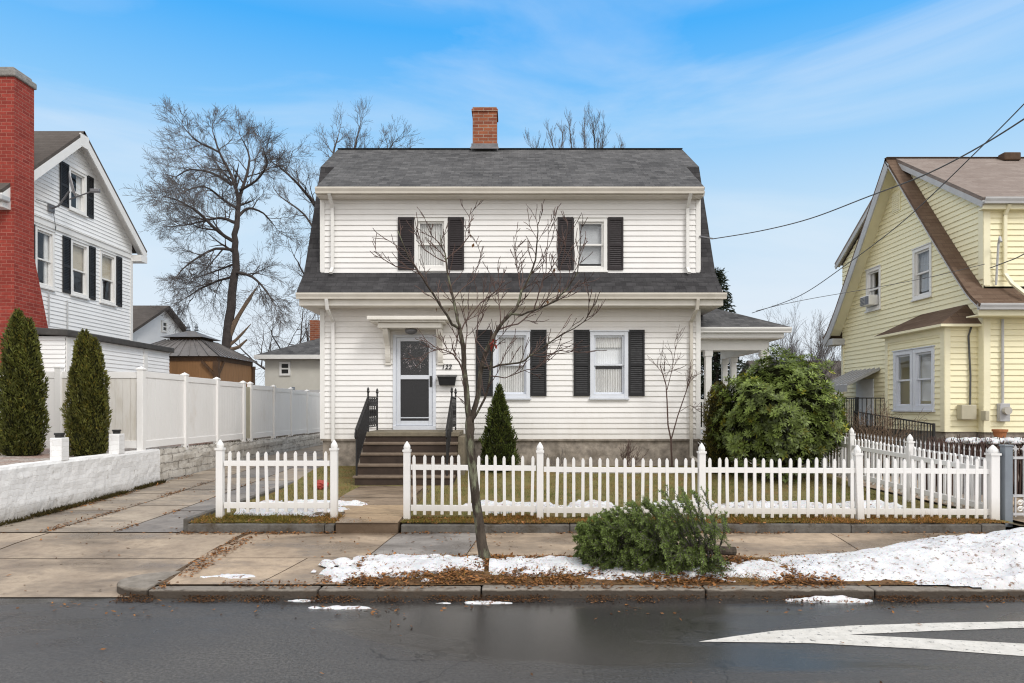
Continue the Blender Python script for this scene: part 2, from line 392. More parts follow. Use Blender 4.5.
M['verge'] = pm('leafy_verge_soil', (.20,.115,.055), (.085,.05,.028), 7., .95, .1, .9, 30, dirt=(.20,.13,.05), ds=3.)
M['earth'] = pm('bare_earth', (.16,.13,.09), (.11,.09,.06), 1.5, .95, .1, .6, 15)
t = NT('pale_gravel'); v = t.co('Object')
vor = t.n('ShaderNodeTexVoronoi', {'Vector': v, 'Scale': 22.})
col = t.mix(t.rng(t.n('ShaderNodeSeparateColor', {0: vor.outputs['Color']}).outputs[0],0,1), (.22,.19,.17), (.55,.51,.47))
col = t.mix(t.rng(t.noise(v, .8, 4), .5, .65, 0, .6), col, (.28,.13,.09))
M['gravel'] = t.done(col, .9, .2, 0, t.bump(vor.outputs['Distance'], 1., .03))
t = NT('stone_wall'); v = t.co('UV')
w2 = t.n('ShaderNodeVectorMath', {0: v, 1: t.n('ShaderNodeVectorMath', {0: t.n('ShaderNodeTexNoise', {'Vector': v, 'Scale': 2.5, 'Detail': 3}).outputs['Color'], 'Scale': .16}, operation='SCALE').outputs[0]}, operation='ADD').outputs[0]
b = t.n('ShaderNodeTexBrick', {'Vector': w2, 'Color1': c4((.36,.32,.27)), 'Color2': c4((.50,.46,.40)), 'Mortar': c4((.13,.11,.09)), 'Scale': 1., 'Mortar Size': .018, 'Mortar Smooth': .4, 'Brick Width': .62, 'Row Height': .19})
n = t.noise(v, 5, 6, .7); col = t.mix(t.rng(n,.32,.58,0,.92), b.outputs['Color'], (.62,.59,.54)); col = t.mix(t.rng(t.noise(v,1.5,5),.54,.72,0,.7), col, (.12,.095,.07))
M['stonewall'] = t.done(col, .9, .2, 0, t.bump(t.math('SUBTRACT', n, b.outputs['Fac']), .8, .03))
t = NT('old_snow'); v = t.co('Object')
sp = t.noise(v, 15, 5, .75); dz = t.noise(v, 1.6, 4, .6)
col = t.mix(t.rng(t.noise(v,5,5),.35,.7), (.73,.735,.75), (.54,.545,.565))
col = t.mix(t.math('MULTIPLY', t.rng(sp,.56,.63), t.rng(dz,.34,.50)), col, (.20,.12,.08))
col = t.mix(t.rng(dz,.55,.8,0,.35), col, (.55,.47,.42))
M['snow'] = t.done(col, .55, .3, 0, t.bump(t.math('ADD', t.noise(v,8,7,.7), t.math('MULTIPLY', t.noise(v,40,3),.25)), .55, .05), **{'Subsurface Weight': .15, 'Subsurface Scale': .05})

# ------------------------------------------------------------------ building helpers
def siding(mb, fr, z0, z1, interval, holes=(), ex=.127, lap=.022):
    """lapped boards following the wall outline, cut round openings"""
    k = 0; zb = z0
    while zb < z1-1e-4:
        zt = min(zb+ex, z1)
        cuts = sorted({zb, zt} | {z for h in holes for z in (h[2],h[3]) if zb < z < zt})
        for a, b in zip(cuts, cuts[1:]):
            na, nb = lap*(1-(a-zb)/ex), lap*(1-(b-zb)/ex)
            ia, ib = interval(a), interval(b)
            if ia[1]-ia[0] < .01: continue
            mid = (a+b)/2; hs = sorted((h[0],h[1]) for h in holes if h[2] < mid < h[3])
            segs = []; cur = None
            la, lb = ia[0], ib[0]
            for h in hs:
                if h[1] <= max(la, lb): continue
                segs.append((la, h[0], lb, h[0])); la = lb = h[1]
            segs.append((la, ia[1], lb, ib[1]))
            for (p, q, r_, s_) in segs:
                if q-p < 1e-4: continue
                # boards of 3-4 m, each lying a hair differently on the wall
                k = int((p+7.3*z0+zb*13.7)/3.66); us = [0.]; rr = random.Random(int(zb*1000)*31+int(p*10)); x = rr.uniform(.6,3.6)
                while x < q-p-.3: us.append(x/(q-p)); x += rr.uniform(2.4,3.7)
                us.append(1.)
                for c0, c1 in zip(us, us[1:]):
                    e0, e1, dz = rr.uniform(.92,1.10), rr.uniform(.92,1.10), rr.uniform(-.0022,.0022)
                    pa, qa, ra, sa = p+(q-p)*c0, p+(q-p)*c1, r_+(s_-r_)*c0, r_+(s_-r_)*c1
                    mb.poly(fr.pt(pa,na*e0,a+dz), fr.pt(qa,na*e1,a+dz), fr.pt(sa,nb*e1,b+.003), fr.pt(ra,nb*e0,b+.003))
                    if a == zb: mb.poly(fr.pt(pa,na*e0,a+dz), fr.pt(qa,na*e1,a+dz), fr.pt(qa,-.002,a+dz), fr.pt(pa,-.002,a+dz))
        zb = zt

def window(parent, fr, u0, u1, z0, z1, inside='curtain', cas=.085, trim='trim', sill=True, grid=False, mid=.5):
    m = MB(); nn = .04
    m.fbox(fr,u0,u0+cas,-.10,nn,z0,z1); m.fbox(fr,u1-cas,u1,-.10,nn,z0,z1)
    m.fbox(fr,u0+cas,u1-cas,-.10,nn-.003,z1-cas,z1); m.fbox(fr,u0+cas,u1-cas,-.10,nn-.003,z0,z0+cas)
    if sill: m.fbox(fr,u0-.02,u1+.02,-.02,nn+.035,z0-.045,z0-.002)
    m.fbox(fr,u0-.02,u1+.02,0,nn+.02,z1+.002,z1+.03)
    w = m.build('window', M[trim], parent, bevel=.004)
    a, b, c, d = u0+cas+.002, u1-cas-.002, z0+cas+.002, z1-cas-.002
    zm = c+(d-c)*mid; s = .042
    for (za, zb, n0, n1) in ((zm-.02, d, -.045, -.012), (c, zm+.02, -.08, -.047)):
        q = MB()
        q.fbox(fr,a,a+s,n0,n1,za,zb); q.fbox(fr,b-s,b,n0,n1,za,zb)
        q.fbox(fr,a+s,b-s,n0,n1-.002,zb-s,zb); q.fbox(fr,a+s,b-s,n0,n1-.002,za,za+s)
        q.build('sash', M[trim], w, bevel=.003)
        g = MB(); nm = (n0+n1)/2
        g.poly(fr.pt(a+s-.005,nm,za+s-.005),fr.pt(b-s+.005,nm,za+s-.005),fr.pt(b-s+.005,nm,zb-s+.005),fr.pt(a+s-.005,nm,zb-s+.005))
        g.build('pane', M['glass'], w)
    def folds(zl, zh, name, mt, ua=a, ub=b, amp=.026, n=.13, per=.055):
        f = MB(); k = max(6,int((ub-ua)/.012)); pts = []
        for i in range(k+1):
            u = ua+(ub-ua)*i/k; pts.append((u, -n+.03+amp*math.sin(u/per*6.283+math.sin(u*9)*1.3)))
        for (p, q) in zip(pts, pts[1:]): f.poly(fr.pt(p[0],p[1],zl),fr.pt(q[0],q[1],zl),fr.pt(q[0],q[1],zh),fr.pt(p[0],p[1],zh))
        f.build(name, M[mt], w, smooth=True)
    if inside == 'curtain': folds(c-.05, d+.05, 'curtain', 'curtain')
    elif inside == 'lace':
        folds(c+(d-c)*.80, d+.05, 'valance', 'curtain', amp=.012, n=.11)
        folds(zm-.02, d+.05, 'shade', 'blind', amp=.003, n=.16); folds(c-.05, zm-.10, 'curtain', 'curtain')
    elif inside == 'blind':
        f = MB(); z = d
        while z > c+.12:
            f.poly(fr.pt(a,-.125,z),fr.pt(b,-.125,z),fr.pt(b,-.10,z-.022),fr.pt(a,-.10,z-.022)); z -= .025
        f.build('blind', M['blind'], w)
    elif inside == 'shade':
        folds(zm, d+.05, 'shade', 'shade', amp=.002)
        wd = b-a; folds(c-.05, zm-.05, 'curtain', 'curtain', a, a+wd*.35)
    elif inside == 'drape':
        wd = b-a; folds(c-.05, d+.05, 'curtain', 'curtain', a, a+wd*.3); folds(c-.05, d+.05, 'curtain', 'curtain', b-wd*.3, b)
    return w

def shutter(parent, fr, u0, u1, z0, z1, mat='shutter'):
    m = MB(); s = .045; n0, n1 = .018, .050; zm = z0+(z1-z0)*.47
    m.fbox(fr,u0,u0+s,n0,n1,z0,z1); m.fbox(fr,u1-s,u1,n0,n1,z0,z1)
    for (a, b) in ((z0,z0+.08),(z1-.07,z1),(zm-.035,zm+.035)): m.fbox(fr,u0+s,u1-s,n0,n1-.002,a,b)
    m.fbox(fr,u0+s,u1-s,n0-.002,n0+.006,z0+.08,z1-.07)
    for (za, zb) in ((z0+.08,zm-.035),(zm+.035,z1-.07)):
        k = max(3,int((zb-za)/.045)); st = (zb-za)/k
        for i in range(k):
            z = za+i*st
            m.hexa([fr.pt(u0+s,n1-.006,z+.002),fr.pt(u1-s,n1-.006,z+.002),fr.pt(u1-s,n1-.010,z),fr.pt(u0+s,n1-.010,z),
                    fr.pt(u0+s,n0+.010,z+st*.95),fr.pt(u1-s,n0+.010,z+st*.95),fr.pt(u1-s,n0+.006,z+st*.93),fr.pt(u0+s,n0+.006,z+st*.93)])
    return m.build('shutter', M[mat], parent, bevel=.003)

def gutter(parent, p, q, outward, mat='gutter', size=.12):
    """K-profile gutter from p to q"""
    p, q, o = V(p), V(q), V(outward); m = MB(); s = size
    prof = [(0,0),(.75*s,0),(.8*s,.35*s),(s,.8*s),(s,1.1*s),(.93*s,1.1*s),(.9*s,.8*s),(.70*s,.4*s),(.66*s,.08*s),(.07*s,.08*s),(.07*s,1.1*s),(0,1.1*s)]
    m.prism([p+o*a+V((0,0,b)) for a, b in prof], q-p)
    return m.build('gutter', M[mat], parent)

def downspout(parent, pts, mat='trim', w=.075):
    m = MB()
    for a, b in zip(pts, pts[1:]):
        a, b = V(a), V(b); d = (b-a).normalized()
        m.beam(a-d*.02, b+d*.02, w, w*.8, (0,1,0) if abs(d.z) > .3 else (0,0,1))
    return m.build('downspout', M[mat], parent, bevel=.008)
# ================================================================== MAIN HOUSE
D = 16.26; XL, XR = -4.54, 4.46
house = thing('house', (0,D,.4), 'white gambrel-roofed house with dark shutters and front steps in the middle of the photo', 'house')
PROF = [(15.62,4.515),(15.68,4.60),(15.92,4.82),(16.19,5.08),(16.5,5.72),(16.88,6.55),(17.25,7.33),(17.6,8.09)]
RY, RZ = 19.35, 9.20; DE = (15.90, 7.015)

def gambrel_roof(parent, x0, x1, oh, prof, ry, rz, de, m_low, m_up, k=4, do=.12, both=True, rake=None, ohr=None, rt=.17):
    ohr = oh if ohr is None else ohr
    mir = lambda pts: [(2*ry-y, z) for y, z in pts]
    up = MB(); a = None
    for fi, f in enumerate(((lambda p: p), mir)):
        lo = MB(); rtk = rt[fi] if hasattr(rt,'__len__') else rt
        lo.slab(f(prof[:k]), x0-oh, x1+ohr, .09)
        lo.slab(f(prof[k-1:]), x0-oh, x0-.02, .09)
        lo.slab(f(prof[k-1:]), x1+.02, x1+ohr, .09)
        br = prof[-1]
        if rake:
            for xa, xb in ((x0-do+.03, x0-.001), (x1+.001, x1+do-.03)):
              if xb-xa > .02:
                sf_ = MB(); sf_.slab(f([(de[0]+.02,de[1]-.115),(br[0],br[1]-.115)]), xa, xb, .012); sf_.build('dormer_soffit', M['soffit'], parent)
        if abs(br[0]-ry) > .05: up.slab(f([br,(ry,rz)]), x0-oh, x1+ohr, .09)
        up.slab(f([de,br]), x0-do, x1+do, .09)
        if rake:
            for xa in (x0-oh-.004, x1+ohr-.03):
                low = [(y, z-.092) for y, z in prof+([(ry,rz)] if abs(br[0]-ry) > .05 else [])]
                rk = MB(); rk.slab(f(low), xa, xa+.034, rtk); rk.build('rake_board', M[rake], parent)
            for xa in (x0-do-.004, x1+do-.03):
                rk = MB(); rk.slab(f([(de[0],de[1]-.092),(br[0],br[1]-.092)]), xa, xa+.034, .12); rk.build('rake_board', M[rake], parent)
        lo.build('lower_roof', M[m_low], parent)
    cap = MB(); cap.beam((x0-oh,ry,rz+.004),(x1+ohr,ry,rz+.004),.16,.012,(0,0,1))
    a = up.build('roof', M[m_up], parent)
    cap.build('ridge_cap', M[m_up], a, bevel=.01)
    return a
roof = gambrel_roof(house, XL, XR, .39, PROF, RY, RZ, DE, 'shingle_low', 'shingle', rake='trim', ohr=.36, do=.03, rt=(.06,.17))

# first-storey and dormer openings  (u is world x)
FW = Fr((0,D,0),(1,0,0),(0,-1,0))
win1 = [(-.452,.429,2.12,3.69),(1.857,2.762,2.12,3.69)]
win2 = [(-2.32,-1.53,5.16,6.40),(1.474,2.262,5.14,6.39)]
door = (-2.83,-1.81,1.37,3.62)
ins = lambda h: (h[0]+.02,h[1]-.02,h[2]+.02,h[3]-.02)
wall = MB()
siding(wall, FW, 1.14, 4.24, lambda z: (XL,XR), [ins(h) for h in win1+[door]])
siding(wall, FW, 5.085, 6.90, lambda z: (XL,XR), [ins(h) for h in win2])
def side_int(z):
    f = 16.262 if z < 6.75 else 16.262+(z-6.75)/.635
    return (f, 2*RY-f)
for X, U, N in ((XL,(0,1,0),(-1,0,0)),(XR,(0,1,0),(1,0,0))):
    siding(wall, Fr((X,0,0),U,N), 1.14, 8.6, side_int)
siding(wall, Fr((0,2*RY-D,0),(1,0,0),(0,1,0)), 1.14, 6.9, lambda z: (XL,XR))
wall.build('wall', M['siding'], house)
fd = MB(); fd.box(XL+.03,XR-.03,D+.03,2*RY-D-.03,.1,1.135)
fd.build('foundation', M['foundation'], house)
wt = MB(); wt.box(XL-.01,XR+.01,D-.022,D+.05,1.10,1.138); wt.build('water_table', M['foundation'], house)
for x0, x1 in ((XL-.025,XL+.085),(XR-.085,XR+.025)):
    for z0, z1 in ((1.142,4.23),(5.10,6.825)):
        m = MB(); m.box(x0,x1,D-.030,D+.06,z0,z1); m.build('corner_board', M['trim'], house, bevel=.004)
# eaves: fascia, soffit, gutters, downspouts
m = MB(); m.box(XL-.36,XR+.40,15.715,15.745,4.235,4.44); m.build('fascia', M['hood'], house, bevel=.004)
m = MB(); m.box(XL-.36,XR+.40,15.747,D+.02,4.235,4.26)
m.box(XL-.36,XL-.002,D+.021,D+1.2,4.235,4.26); m.box(XR+.002,XR+.40,D+.021,D+1.2,4.235,4.26)
m.build('soffit', M['soffit'], house)
m = MB(); m.box(XL-.36,XL-.33,15.747,D+1.2,4.263,4.60); m.box(XR+.37,XR+.40,15.747,D+1.2,4.263,4.60); m.build('eave_return', M['trim'], house)
gutter(house, (XL-.40,15.71,4.375),(XR+.45,15.71,4.375),(0,-1,0),size=.125)
m = MB(); m.box(XL-.02,XR+.02,15.955,15.985,6.83,6.93); m.box(XL-.02,XR+.02,15.987,D+.02,6.83,6.855); m.build('dormer_eave', M['soffit'], house)
gutter(house, (XL-.03,15.955,6.865),(XR+.0,15.955,6.865),(0,-1,0),size=.13)
downspout(house, [(-4.255,15.90,6.86),(-4.255,D-.07,6.62),(-4.255,D-.07,5.20),(-4.255,D-.22,5.06)])
downspout(house, [(4.16,15.90,6.86),(4.16,D-.07,6.62),(4.16,D-.07,5.20),(4.16,D-.22,5.06)])
downspout(house, [(-4.25,15.64,4.36),(-4.25,15.72,4.16),(-4.24,D-.07,3.92),(-4.24,D-.07,1.10)])
downspout(house, [(4.26,15.64,4.36),(4.26,15.72,4.16),(4.25,D-.07,3.92),(4.25,D-.07,.72),(4.42,15.9,.58)], 'gutter')
# windows and shutters
for (u, kind) in zip(win1, ('curtain','lace')): window(house, FW, *u, inside=kind, trim='trim_blue', cas=.09)
for (u, kind) in zip(win2, ('curtain','blind')): window(house, FW, *u, inside=kind, cas=.085)
for a, b in ((-.86,-.46),(.437,.82),(1.465,1.849),(2.77,3.15)): shutter(house, FW, a, b, 2.16, 3.735, 'shutter_black')
for a, b in ((-2.71,-2.33),(-1.52,-1.14),(1.085,1.464),(2.272,2.645)): shutter(house, FW, a, b, 5.16, 6.41)
# door with storm door
m = MB(); u0,u1,z0,z1 = door
m.fbox(FW,u0,u0+.07,-.12,.035,z0,z1); m.fbox(FW,u1-.07,u1,-.12,.035,z0,z1); m.fbox(FW,u0+.07,u1-.07,-.12,.033,z1-.07,z1)
m.fbox(FW,u0,u1,-.12,.05,z0-.02,1.455)
m.build('door_frame', M['trim_blue'], house, bevel=.005)
a,b,c,d = u0+.073,u1-.073,1.46,z1-.073
m = MB(); s = .10
m.fbox(FW,a,a+s,-.05,-.004,c,d); m.fbox(FW,b-s,b,-.05,-.004,c,d)
m.fbox(FW,a+s,b-s,-.05,-.006,d-.08,d); m.fbox(FW,a+s,b-s,-.05,-.006,c,c+.11); m.fbox(FW,a+s,b-s,-.05,-.006,2.56,2.66)
m.fbox(FW,a+s,b-s,-.035,-.012,c+.17,c+.195)
m.prism([FW.pt(b-s,-.006,d-.08),FW.pt(b-s,-.006,d-.24),FW.pt(b-s-.05,-.006,d-.13),FW.pt(b-s-.16,-.006,d-.08)], (0,.04,0))
storm = m.build('storm_door', M['door'], house, bevel=.006)
m = MB(); m.poly(FW.pt(a+s,-.028,2.66),FW.pt(b-s,-.028,2.66),FW.pt(b-s,-.028,d-.08),FW.pt(a+s,-.028,d-.08)); m.build('pane', M['glass'], storm)
m = MB(); m.poly(FW.pt(a+s,-.030,c+.11),FW.pt(b-s,-.030,c+.11),FW.pt(b-s,-.030,2.56),FW.pt(a+s,-.030,2.56)); m.build('screen', M['screen'], storm)
m = MB(); m.fbox(FW,b-.065,b-.03,-.004,.035,2.42,2.60); m.fbox(FW,b-.075,b-.02,-.004,.012,2.38,2.64); m.build('handle', M['black'], storm, bevel=.004)
m = MB(); m.fbox(FW,a,b,-.20,-.16,c,d); 
for i in range(2):
    for j in range(3): m.fbox(FW,a+.09+i*.38,a+.40+i*.38,-.16,-.15,c+.12+j*.66,c+.66+j*.66)
m.build('inner_door', M['inner_door'], house, bevel=.01)
# wreath hanging behind the storm-door glass
g = np.random.default_rng(5); n = 420
th = g.uniform(0,2*np.pi,n); rr = g.normal(.23,.06,n); cx0, cz0 = (a+b)/2, 3.12
P = np.stack([cx0+rr*np.cos(th), D+.115+g.uniform(-.03,.03,n), cz0+rr*np.sin(th)],1)
Dr = np.stack([np.cos(th+g.normal(0,.9,n)), g.normal(-.3,.3,n), np.sin(th+g.normal(0,.9,n))],1)
tc = np.where((g.random(n) < .35)[:,None], np.array([1.3,1.3,1.35]), np.array([.16,.18,.15]))
wr = leaf_mesh('wreath', M['dried'], None, P, Dr, .055, .03, tc, org=(cx0, D+.115, cz0-.26))
tag(wr, 'pale leafy wreath hanging behind the upper glass of the front door', 'wreath')
# hood over the door
m = MB(); m.box(-3.32,-1.48,15.60,D+.02,3.895,3.985); m.box(-3.26,-1.54,15.66,D+.02,3.85,3.893); m.box(-3.10,-1.63,15.74,D+.02,3.725,3.848)
hood = m.build('door_hood', M['hood'], house, bevel=.012)
for x in (-3.00,-1.76):
    pr = []
    for i in range(13):
        q = i/12; pr.append((x, D-.02-.40*(1-q)**1.7-.05-.035*math.sin(q*9.4)*(1-q*.3), 3.72-.76*q))
    m = MB(); m.prism([(x,D+.0,3.72)]+pr+[(x,D+.0,2.96)], (.12,0,0)); m.box(x-.015,x+.135,D-.06,D,2.90,2.958)
    m.build('bracket', M['hood'], hood, bevel=.006)
m = MB(); m.lathe([(.13,0),(.15,-.03),(.13,-.09),(.05,-.12),(.01,-.125)], (-2.36,15.98,3.722), 16); m.build('ceiling_lamp', M['lead'], house, smooth=True)
# house number 122 in plain dark figures
cu = bpy.data.curves.new('house_number','FONT'); cu.body = '122'; cu.size = .155; cu.extrude = .006; cu.shear = .25; cu.space_character = 1.05; cu.offset = .003
tx = bpy.data.objects.new('figures', cu); C.objects.link(tx); bpy.context.view_layer.update()
me = bpy.data.meshes.new_from_object(tx.evaluated_get(bpy.context.evaluated_depsgraph_get())); bpy.data.objects.remove(tx); me.materials.clear(); me.materials.append(M['iron'])
o = bpy.data.objects.new('house_number', me); C.objects.link(o); o.parent = house
o.location = V((-1.68,D-.028,2.80))-WORLD[house.name]; o.rotation_euler = (R(90),0,0)
# chimney on the ridge
x0,x1,y0,y1 = -1.11,-.43,19.25,19.95
m = MB(); m.box(x0,x1,y0,y1,8.7,10.22); ch = m.build('chimney', M['brick'], roof)
m = MB(); m.box(x0-.03,x1+.03,y0-.03,y1+.03,10.222,10.30); m.box(x0,x1,y0,y1,10.302,10.36); m.build('chimney_cap', M['brick'], ch, bevel=.01)
m = MB(); m.box(x0-.035,x1+.035,y0-.035,y1+.035,8.72,9.32); m.prism([(x0-.07,y0-.20,9.105),(x1+.07,y0-.20,9.105),(x1+.04,y0-.03,9.23),(x0-.04,y0-.03,9.23)],(0,0,.02)); m.build('flashing', M['lead'], ch, bevel=.01)
# front steps
sx0, sx1 = -3.20,-1.15
st = MB(); ys = [14.72,14.45,14.20,13.95,13.70]; zs = [1.36,1.149,.938,.727,.516]
for i,(y,z) in enumerate(zip(ys,zs)):
    yb = D-.03 if i == 0 else ys[i-1]+.05
    st.box(sx0+.03+.002*i,sx1-.03-.002*i,y+.03,yb+.0,.15,z-.056)
steps = st.build('front_steps', M['riser'], house)
for i,(y,z) in enumerate(zip(ys,zs)):
    t_ = MB(); yb = D-.025 if i == 0 else ys[i-1]+.027
    t_.box(sx0,sx1,y,yb,z-.052 if i else z-.095,z); t_.build('tread', M['tread'] if i else M['landing'], steps, bevel=.012)
m = MB(); m.box(sx1-.028,sx1+.12,14.78,D-.03,.15,1.26); m.build('side_block', M['landing'], steps, bevel=.015)
# wrought-iron railings
for rx in (-3.13,-1.31):
    w = .034; m = MB(); m.beam((rx,14.86,2.10),(rx,13.70,1.43),.05,.03); rl = m.build('railing', M['iron'], house)
    for (y, zb, zt) in ((14.86,1.36,2.20),(15.86,1.36,2.20),(13.76,.516,1.47)):
        m = MB()
        m.box(rx-w/2,rx+w/2,y-w/2,y+w/2,zb,zt)
        if zt > 2: m.lathe([(.012,0),(.03,.02),(.034,.045),(.02,.07),(.028,.085),(.02,.11),(.002,.14)], (rx,y,zt), 8)
        m.build('post', M['iron'], rl)
    m = MB(); m.beam((rx,14.86,2.12),(rx,15.86,2.12),.04,.022); m.beam((rx,14.86,1.46),(rx,15.86,1.46),.03,.02)
    m.beam((rx,14.86,1.52),(rx,13.76,.72),.03,.02); m.tube([(rx,13.70,1.44),(rx,13.64,1.38),(rx,13.63,1.30),(rx,13.67,1.27)], .018, 6)
    m.build('rail', M['iron'], rl)
    for k in range(1,12):
        q = k/12; y = 14.86-1.10*q
        b_ = MB(); b_.beam((rx,y,1.53-.80*q),(rx,y,2.09-.64*q),.024,.024); b_.build('baluster', M['iron'], rl)
    s_ = MB()
    for k in range(5):                       # scroll panels between the landing posts
        y = 14.96+.2*k
        s_.beam((rx,y,1.46),(rx,y,2.12),.022,.022)
        if k < 4:
            for j in range(3):
                zc = 1.57+.21*j; pts = []
                for i in range(15):
                    an = i/14*math.pi*3.2; rad_ = .082*(1-i/18); pts.append((rx, y+.1+rad_*math.cos(an+j*math.pi), zc+rad_*math.sin(an+j*math.pi)*1.15))
                s_.tube(pts, .016, 5)
    s_.build('scroll_panel', M['iron'], rl)
# side porch
pf, pb, px1 = 16.95, 20.2, 6.34
EZ = 3.83
pm_ = MB(); e0 = 16.45; e1 = 20.7; ex = 6.72
A = [(XR+.002,e0,EZ),(ex,e0,EZ),(ex,e1,EZ),(XR+.002,e1,EZ)]; T1, T2 = (XR+.002,18.0,4.62),(5.15,18.3,4.62)
for zt in (0,-.08):
    s_ = lambda p: (p[0],p[1],p[2]+zt)
    pm_.poly(s_(A[0]),s_(A[1]),s_(T2),s_(T1)); pm_.poly(s_(A[1]),s_(A[2]),s_(T2)); pm_.poly(s_(A[2]),s_(A[3]),s_(T1),s_(T2))
for i in range(3): p,q = A[i],A[i+1]; pm_.poly(p,q,(q[0],q[1],q[2]-.08),(p[0],p[1],p[2]-.08))
porch = pm_.build('porch_roof', M['shingle'], house)
m = MB(); m.box(XR+.03,ex-.12,e0+.12,e0+.15,3.58,3.77); m.box(ex-.15,ex-.12,e0+.152,e1-.12,3.58,3.77)
m.box(XR+.03,px1,pf-.10,pf+.10,3.30,3.555); m.box(px1-.18,px1,pf+.102,pb,3.30,3.555)
m.build('porch_beam', M['trim'], house, bevel=.006)
m = MB(); m.box(XR+.03,ex-.155,e0+.155,e1-.12,3.557,3.577); m.build('porch_ceiling', M['soffit'], house)
gutter(house, (XR+.02,e0+.10,EZ-.13),(ex+.02,e0+.10,EZ-.13),(0,-1,0),'trim',.115)
for (x, y) in ((4.86,pf),(px1-.09,pf),(px1-.09,19.3),(px1-.09,pb-.1)):
    m = MB(); m.box(x-.075,x+.075,y-.075,y+.075,1.22,3.30); m.box(x-.10,x+.10,y-.101,y+.101,3.16,3.298); m.box(x-.10,x+.10,y-.101,y+.101,1.222,1.36)
    m.build('porch_column', M['trim'], house, bevel=.006)
m = MB(); m.box(XR+.03,px1+.05,pf-.15,pb,1.10,1.215); m.build('porch_deck', M['trim'], house)
m = MB(); m.box(XR+.1,px1-.1,pf-.02,pf+.02,2.02,2.09); m.box(XR+.1,px1-.1,pf-.02,pf+.02,1.34,1.40)
for i in range(15): x = XR+.16+i*.115; m.box(x-.015,x+.015,pf-.014,pf+.014,1.40,2.02)
m.build('porch_railing', M['trim'], house)
m = MB()
for i in range(26):
    x = XR+.1+i*.075
    for s_ in (-1,1):
        p = (x,pf-.08+.012*s_,.5); q = (x+.55*s_,pf-.08+.012*s_,1.09)
        if XR+.05 < q[0] < px1: m.beam(p,q,.028,.012,(0,1,0))
m.build('lattice', M['trim'], house)
m = MB(); m.box(XR+.03,px1-.02,pf+.12,pb-.1,.3,1.09); m.build('porch_underside', M['wood_dark'], house)
m = MB(); m.box(XR+.02,XR+.07,17.5,18.4,1.25,3.2); m.build('side_door', M['wood_dark'], house, bevel=.01)

# mailbox
m = MB(); x0, x1 = -1.765,-1.305
for (dx, z0, z1, y0, y1, n_) in ((.0,2.43,2.60,16.09,16.235,'b'),):
    m.hexa([(x0+.05,16.11,2.41),(x1-.05,16.11,2.41),(x1-.05,16.238,2.41),(x0+.05,16.238,2.41),(x0+.015,16.07,2.60),(x1-.015,16.07,2.60),(x1-.015,16.238,2.60),(x0+.015,16.238,2.60)])
mb_ = thing('mailbox', (-1.535,16.238,2.41), 'black wall mailbox beside the front door of the white house', 'mailbox')
m.build('box', M['shutter_black'], mb_, bevel=.01)
m = MB(); m.hexa([(x0,16.055,2.595),(x1,16.055,2.595),(x1,16.24,2.625),(x0,16.24,2.625),(x0,16.055,2.615),(x1,16.055,2.615),(x1,16.24,2.67),(x0,16.24,2.67)]); m.build('lid', M['black'], mb_, bevel=.006)

# ================================================================== LEFT HOUSE
GX = -13.
lh = thing('house', (-16,20,1.), 'white clapboard neighbour house with tall red brick chimney at the left edge', 'house')
aY, aZ, fY, bY = 20.27, 10.09, 16.95, 23.75; eZ = 7.30; lx = -22.
sl = (aZ-eZ)/(aY-fY); slb = (aZ-eZ)/(bY-aY)
m = MB(); m.slab([(fY,eZ),(aY,aZ)], lx, GX+.32, .10); m.slab([(bY,eZ),(aY,aZ)], lx, GX+.32, .10); m.build('roof', M['shingle_grey'], lh)
m = MB()
for P in ([(fY,eZ-.105),(aY,aZ-.105)], [(bY,eZ-.105),(aY,aZ-.105)]):
    m.slab(P, GX+.285, GX+.325, .22); m.slab([(y,z-.002) for y,z in P], GX+.0, GX+.283, .03)
for yy in (fY+.02, bY-.42):
    m.box(GX-.3,GX+.33,yy,yy+.40,eZ-.42,eZ-.20)
m.box(GX+.286,GX+.327,aY-.20,aY+.20,aZ-.50,aZ-.13)
m.build('rake_board', M['trim'], lh, bevel=.005)
m = MB()
m.box(lx,GX+.3,fY-.01,fY+.03,eZ-.28,eZ-.10); m.build('fascia', M['trim'], lh)
GF = Fr((GX,0,0),(0,1,0),(1,0,0)); wf, wb = 17.32, 23.35
def lint(z): return (max(wf, aY-(aZ-.13-z)/sl), min(wb, aY+(aZ-.13-z)/slb))
lw = [(20.0,20.82,7.72,8.95),(18.58,19.36,5.22,6.84),(20.08,20.92,5.22,6.84),(21.52,22.36,5.22,6.84)]
m = MB(); siding(m, GF, 1.3, 9.93, lint, [ins(h) for h in lw], .115, .018)
siding(m, Fr((0,wf,0),(1,0,0),(0,-1,0)), 1.3, eZ-.1, lambda z: (lx+.2,GX), (), .115, .018)
siding(m, Fr((0,wb,0),(1,0,0),(0,1,0)), 1.3, eZ-.1, lambda z: (lx+.2,GX), (), .115, .018)
siding(m, Fr((lx+.2,0,0),(0,1,0),(-1,0,0)), 1.3, 9.8, lint, (), .115, .018)
m.build('wall', M['siding_left'], lh)
m = MB(); m.box(lx+.25,GX-.03,wf+.03,wb-.03,.8,1.3); m.build('foundation', M['foundation'], lh)
m = MB(); m.fbox(GF,wf+.1,wb-.12,.02,.05,6.94,7.10); m.fbox(GF,wf+.1,wb-.12,.02,.075,7.102,7.13); m.build('belt_board', M['trim'], lh)
m = MB(); m.fbox(GF,wb-.12,wb+.02,-.02,.03,1.3,6.93); m.build('corner_board', M['trim'], lh)
for h, k in zip(lw, ('drape','drape','shade','shade')): window(lh, GF, *h, inside=k, cas=.08, mid=.47)
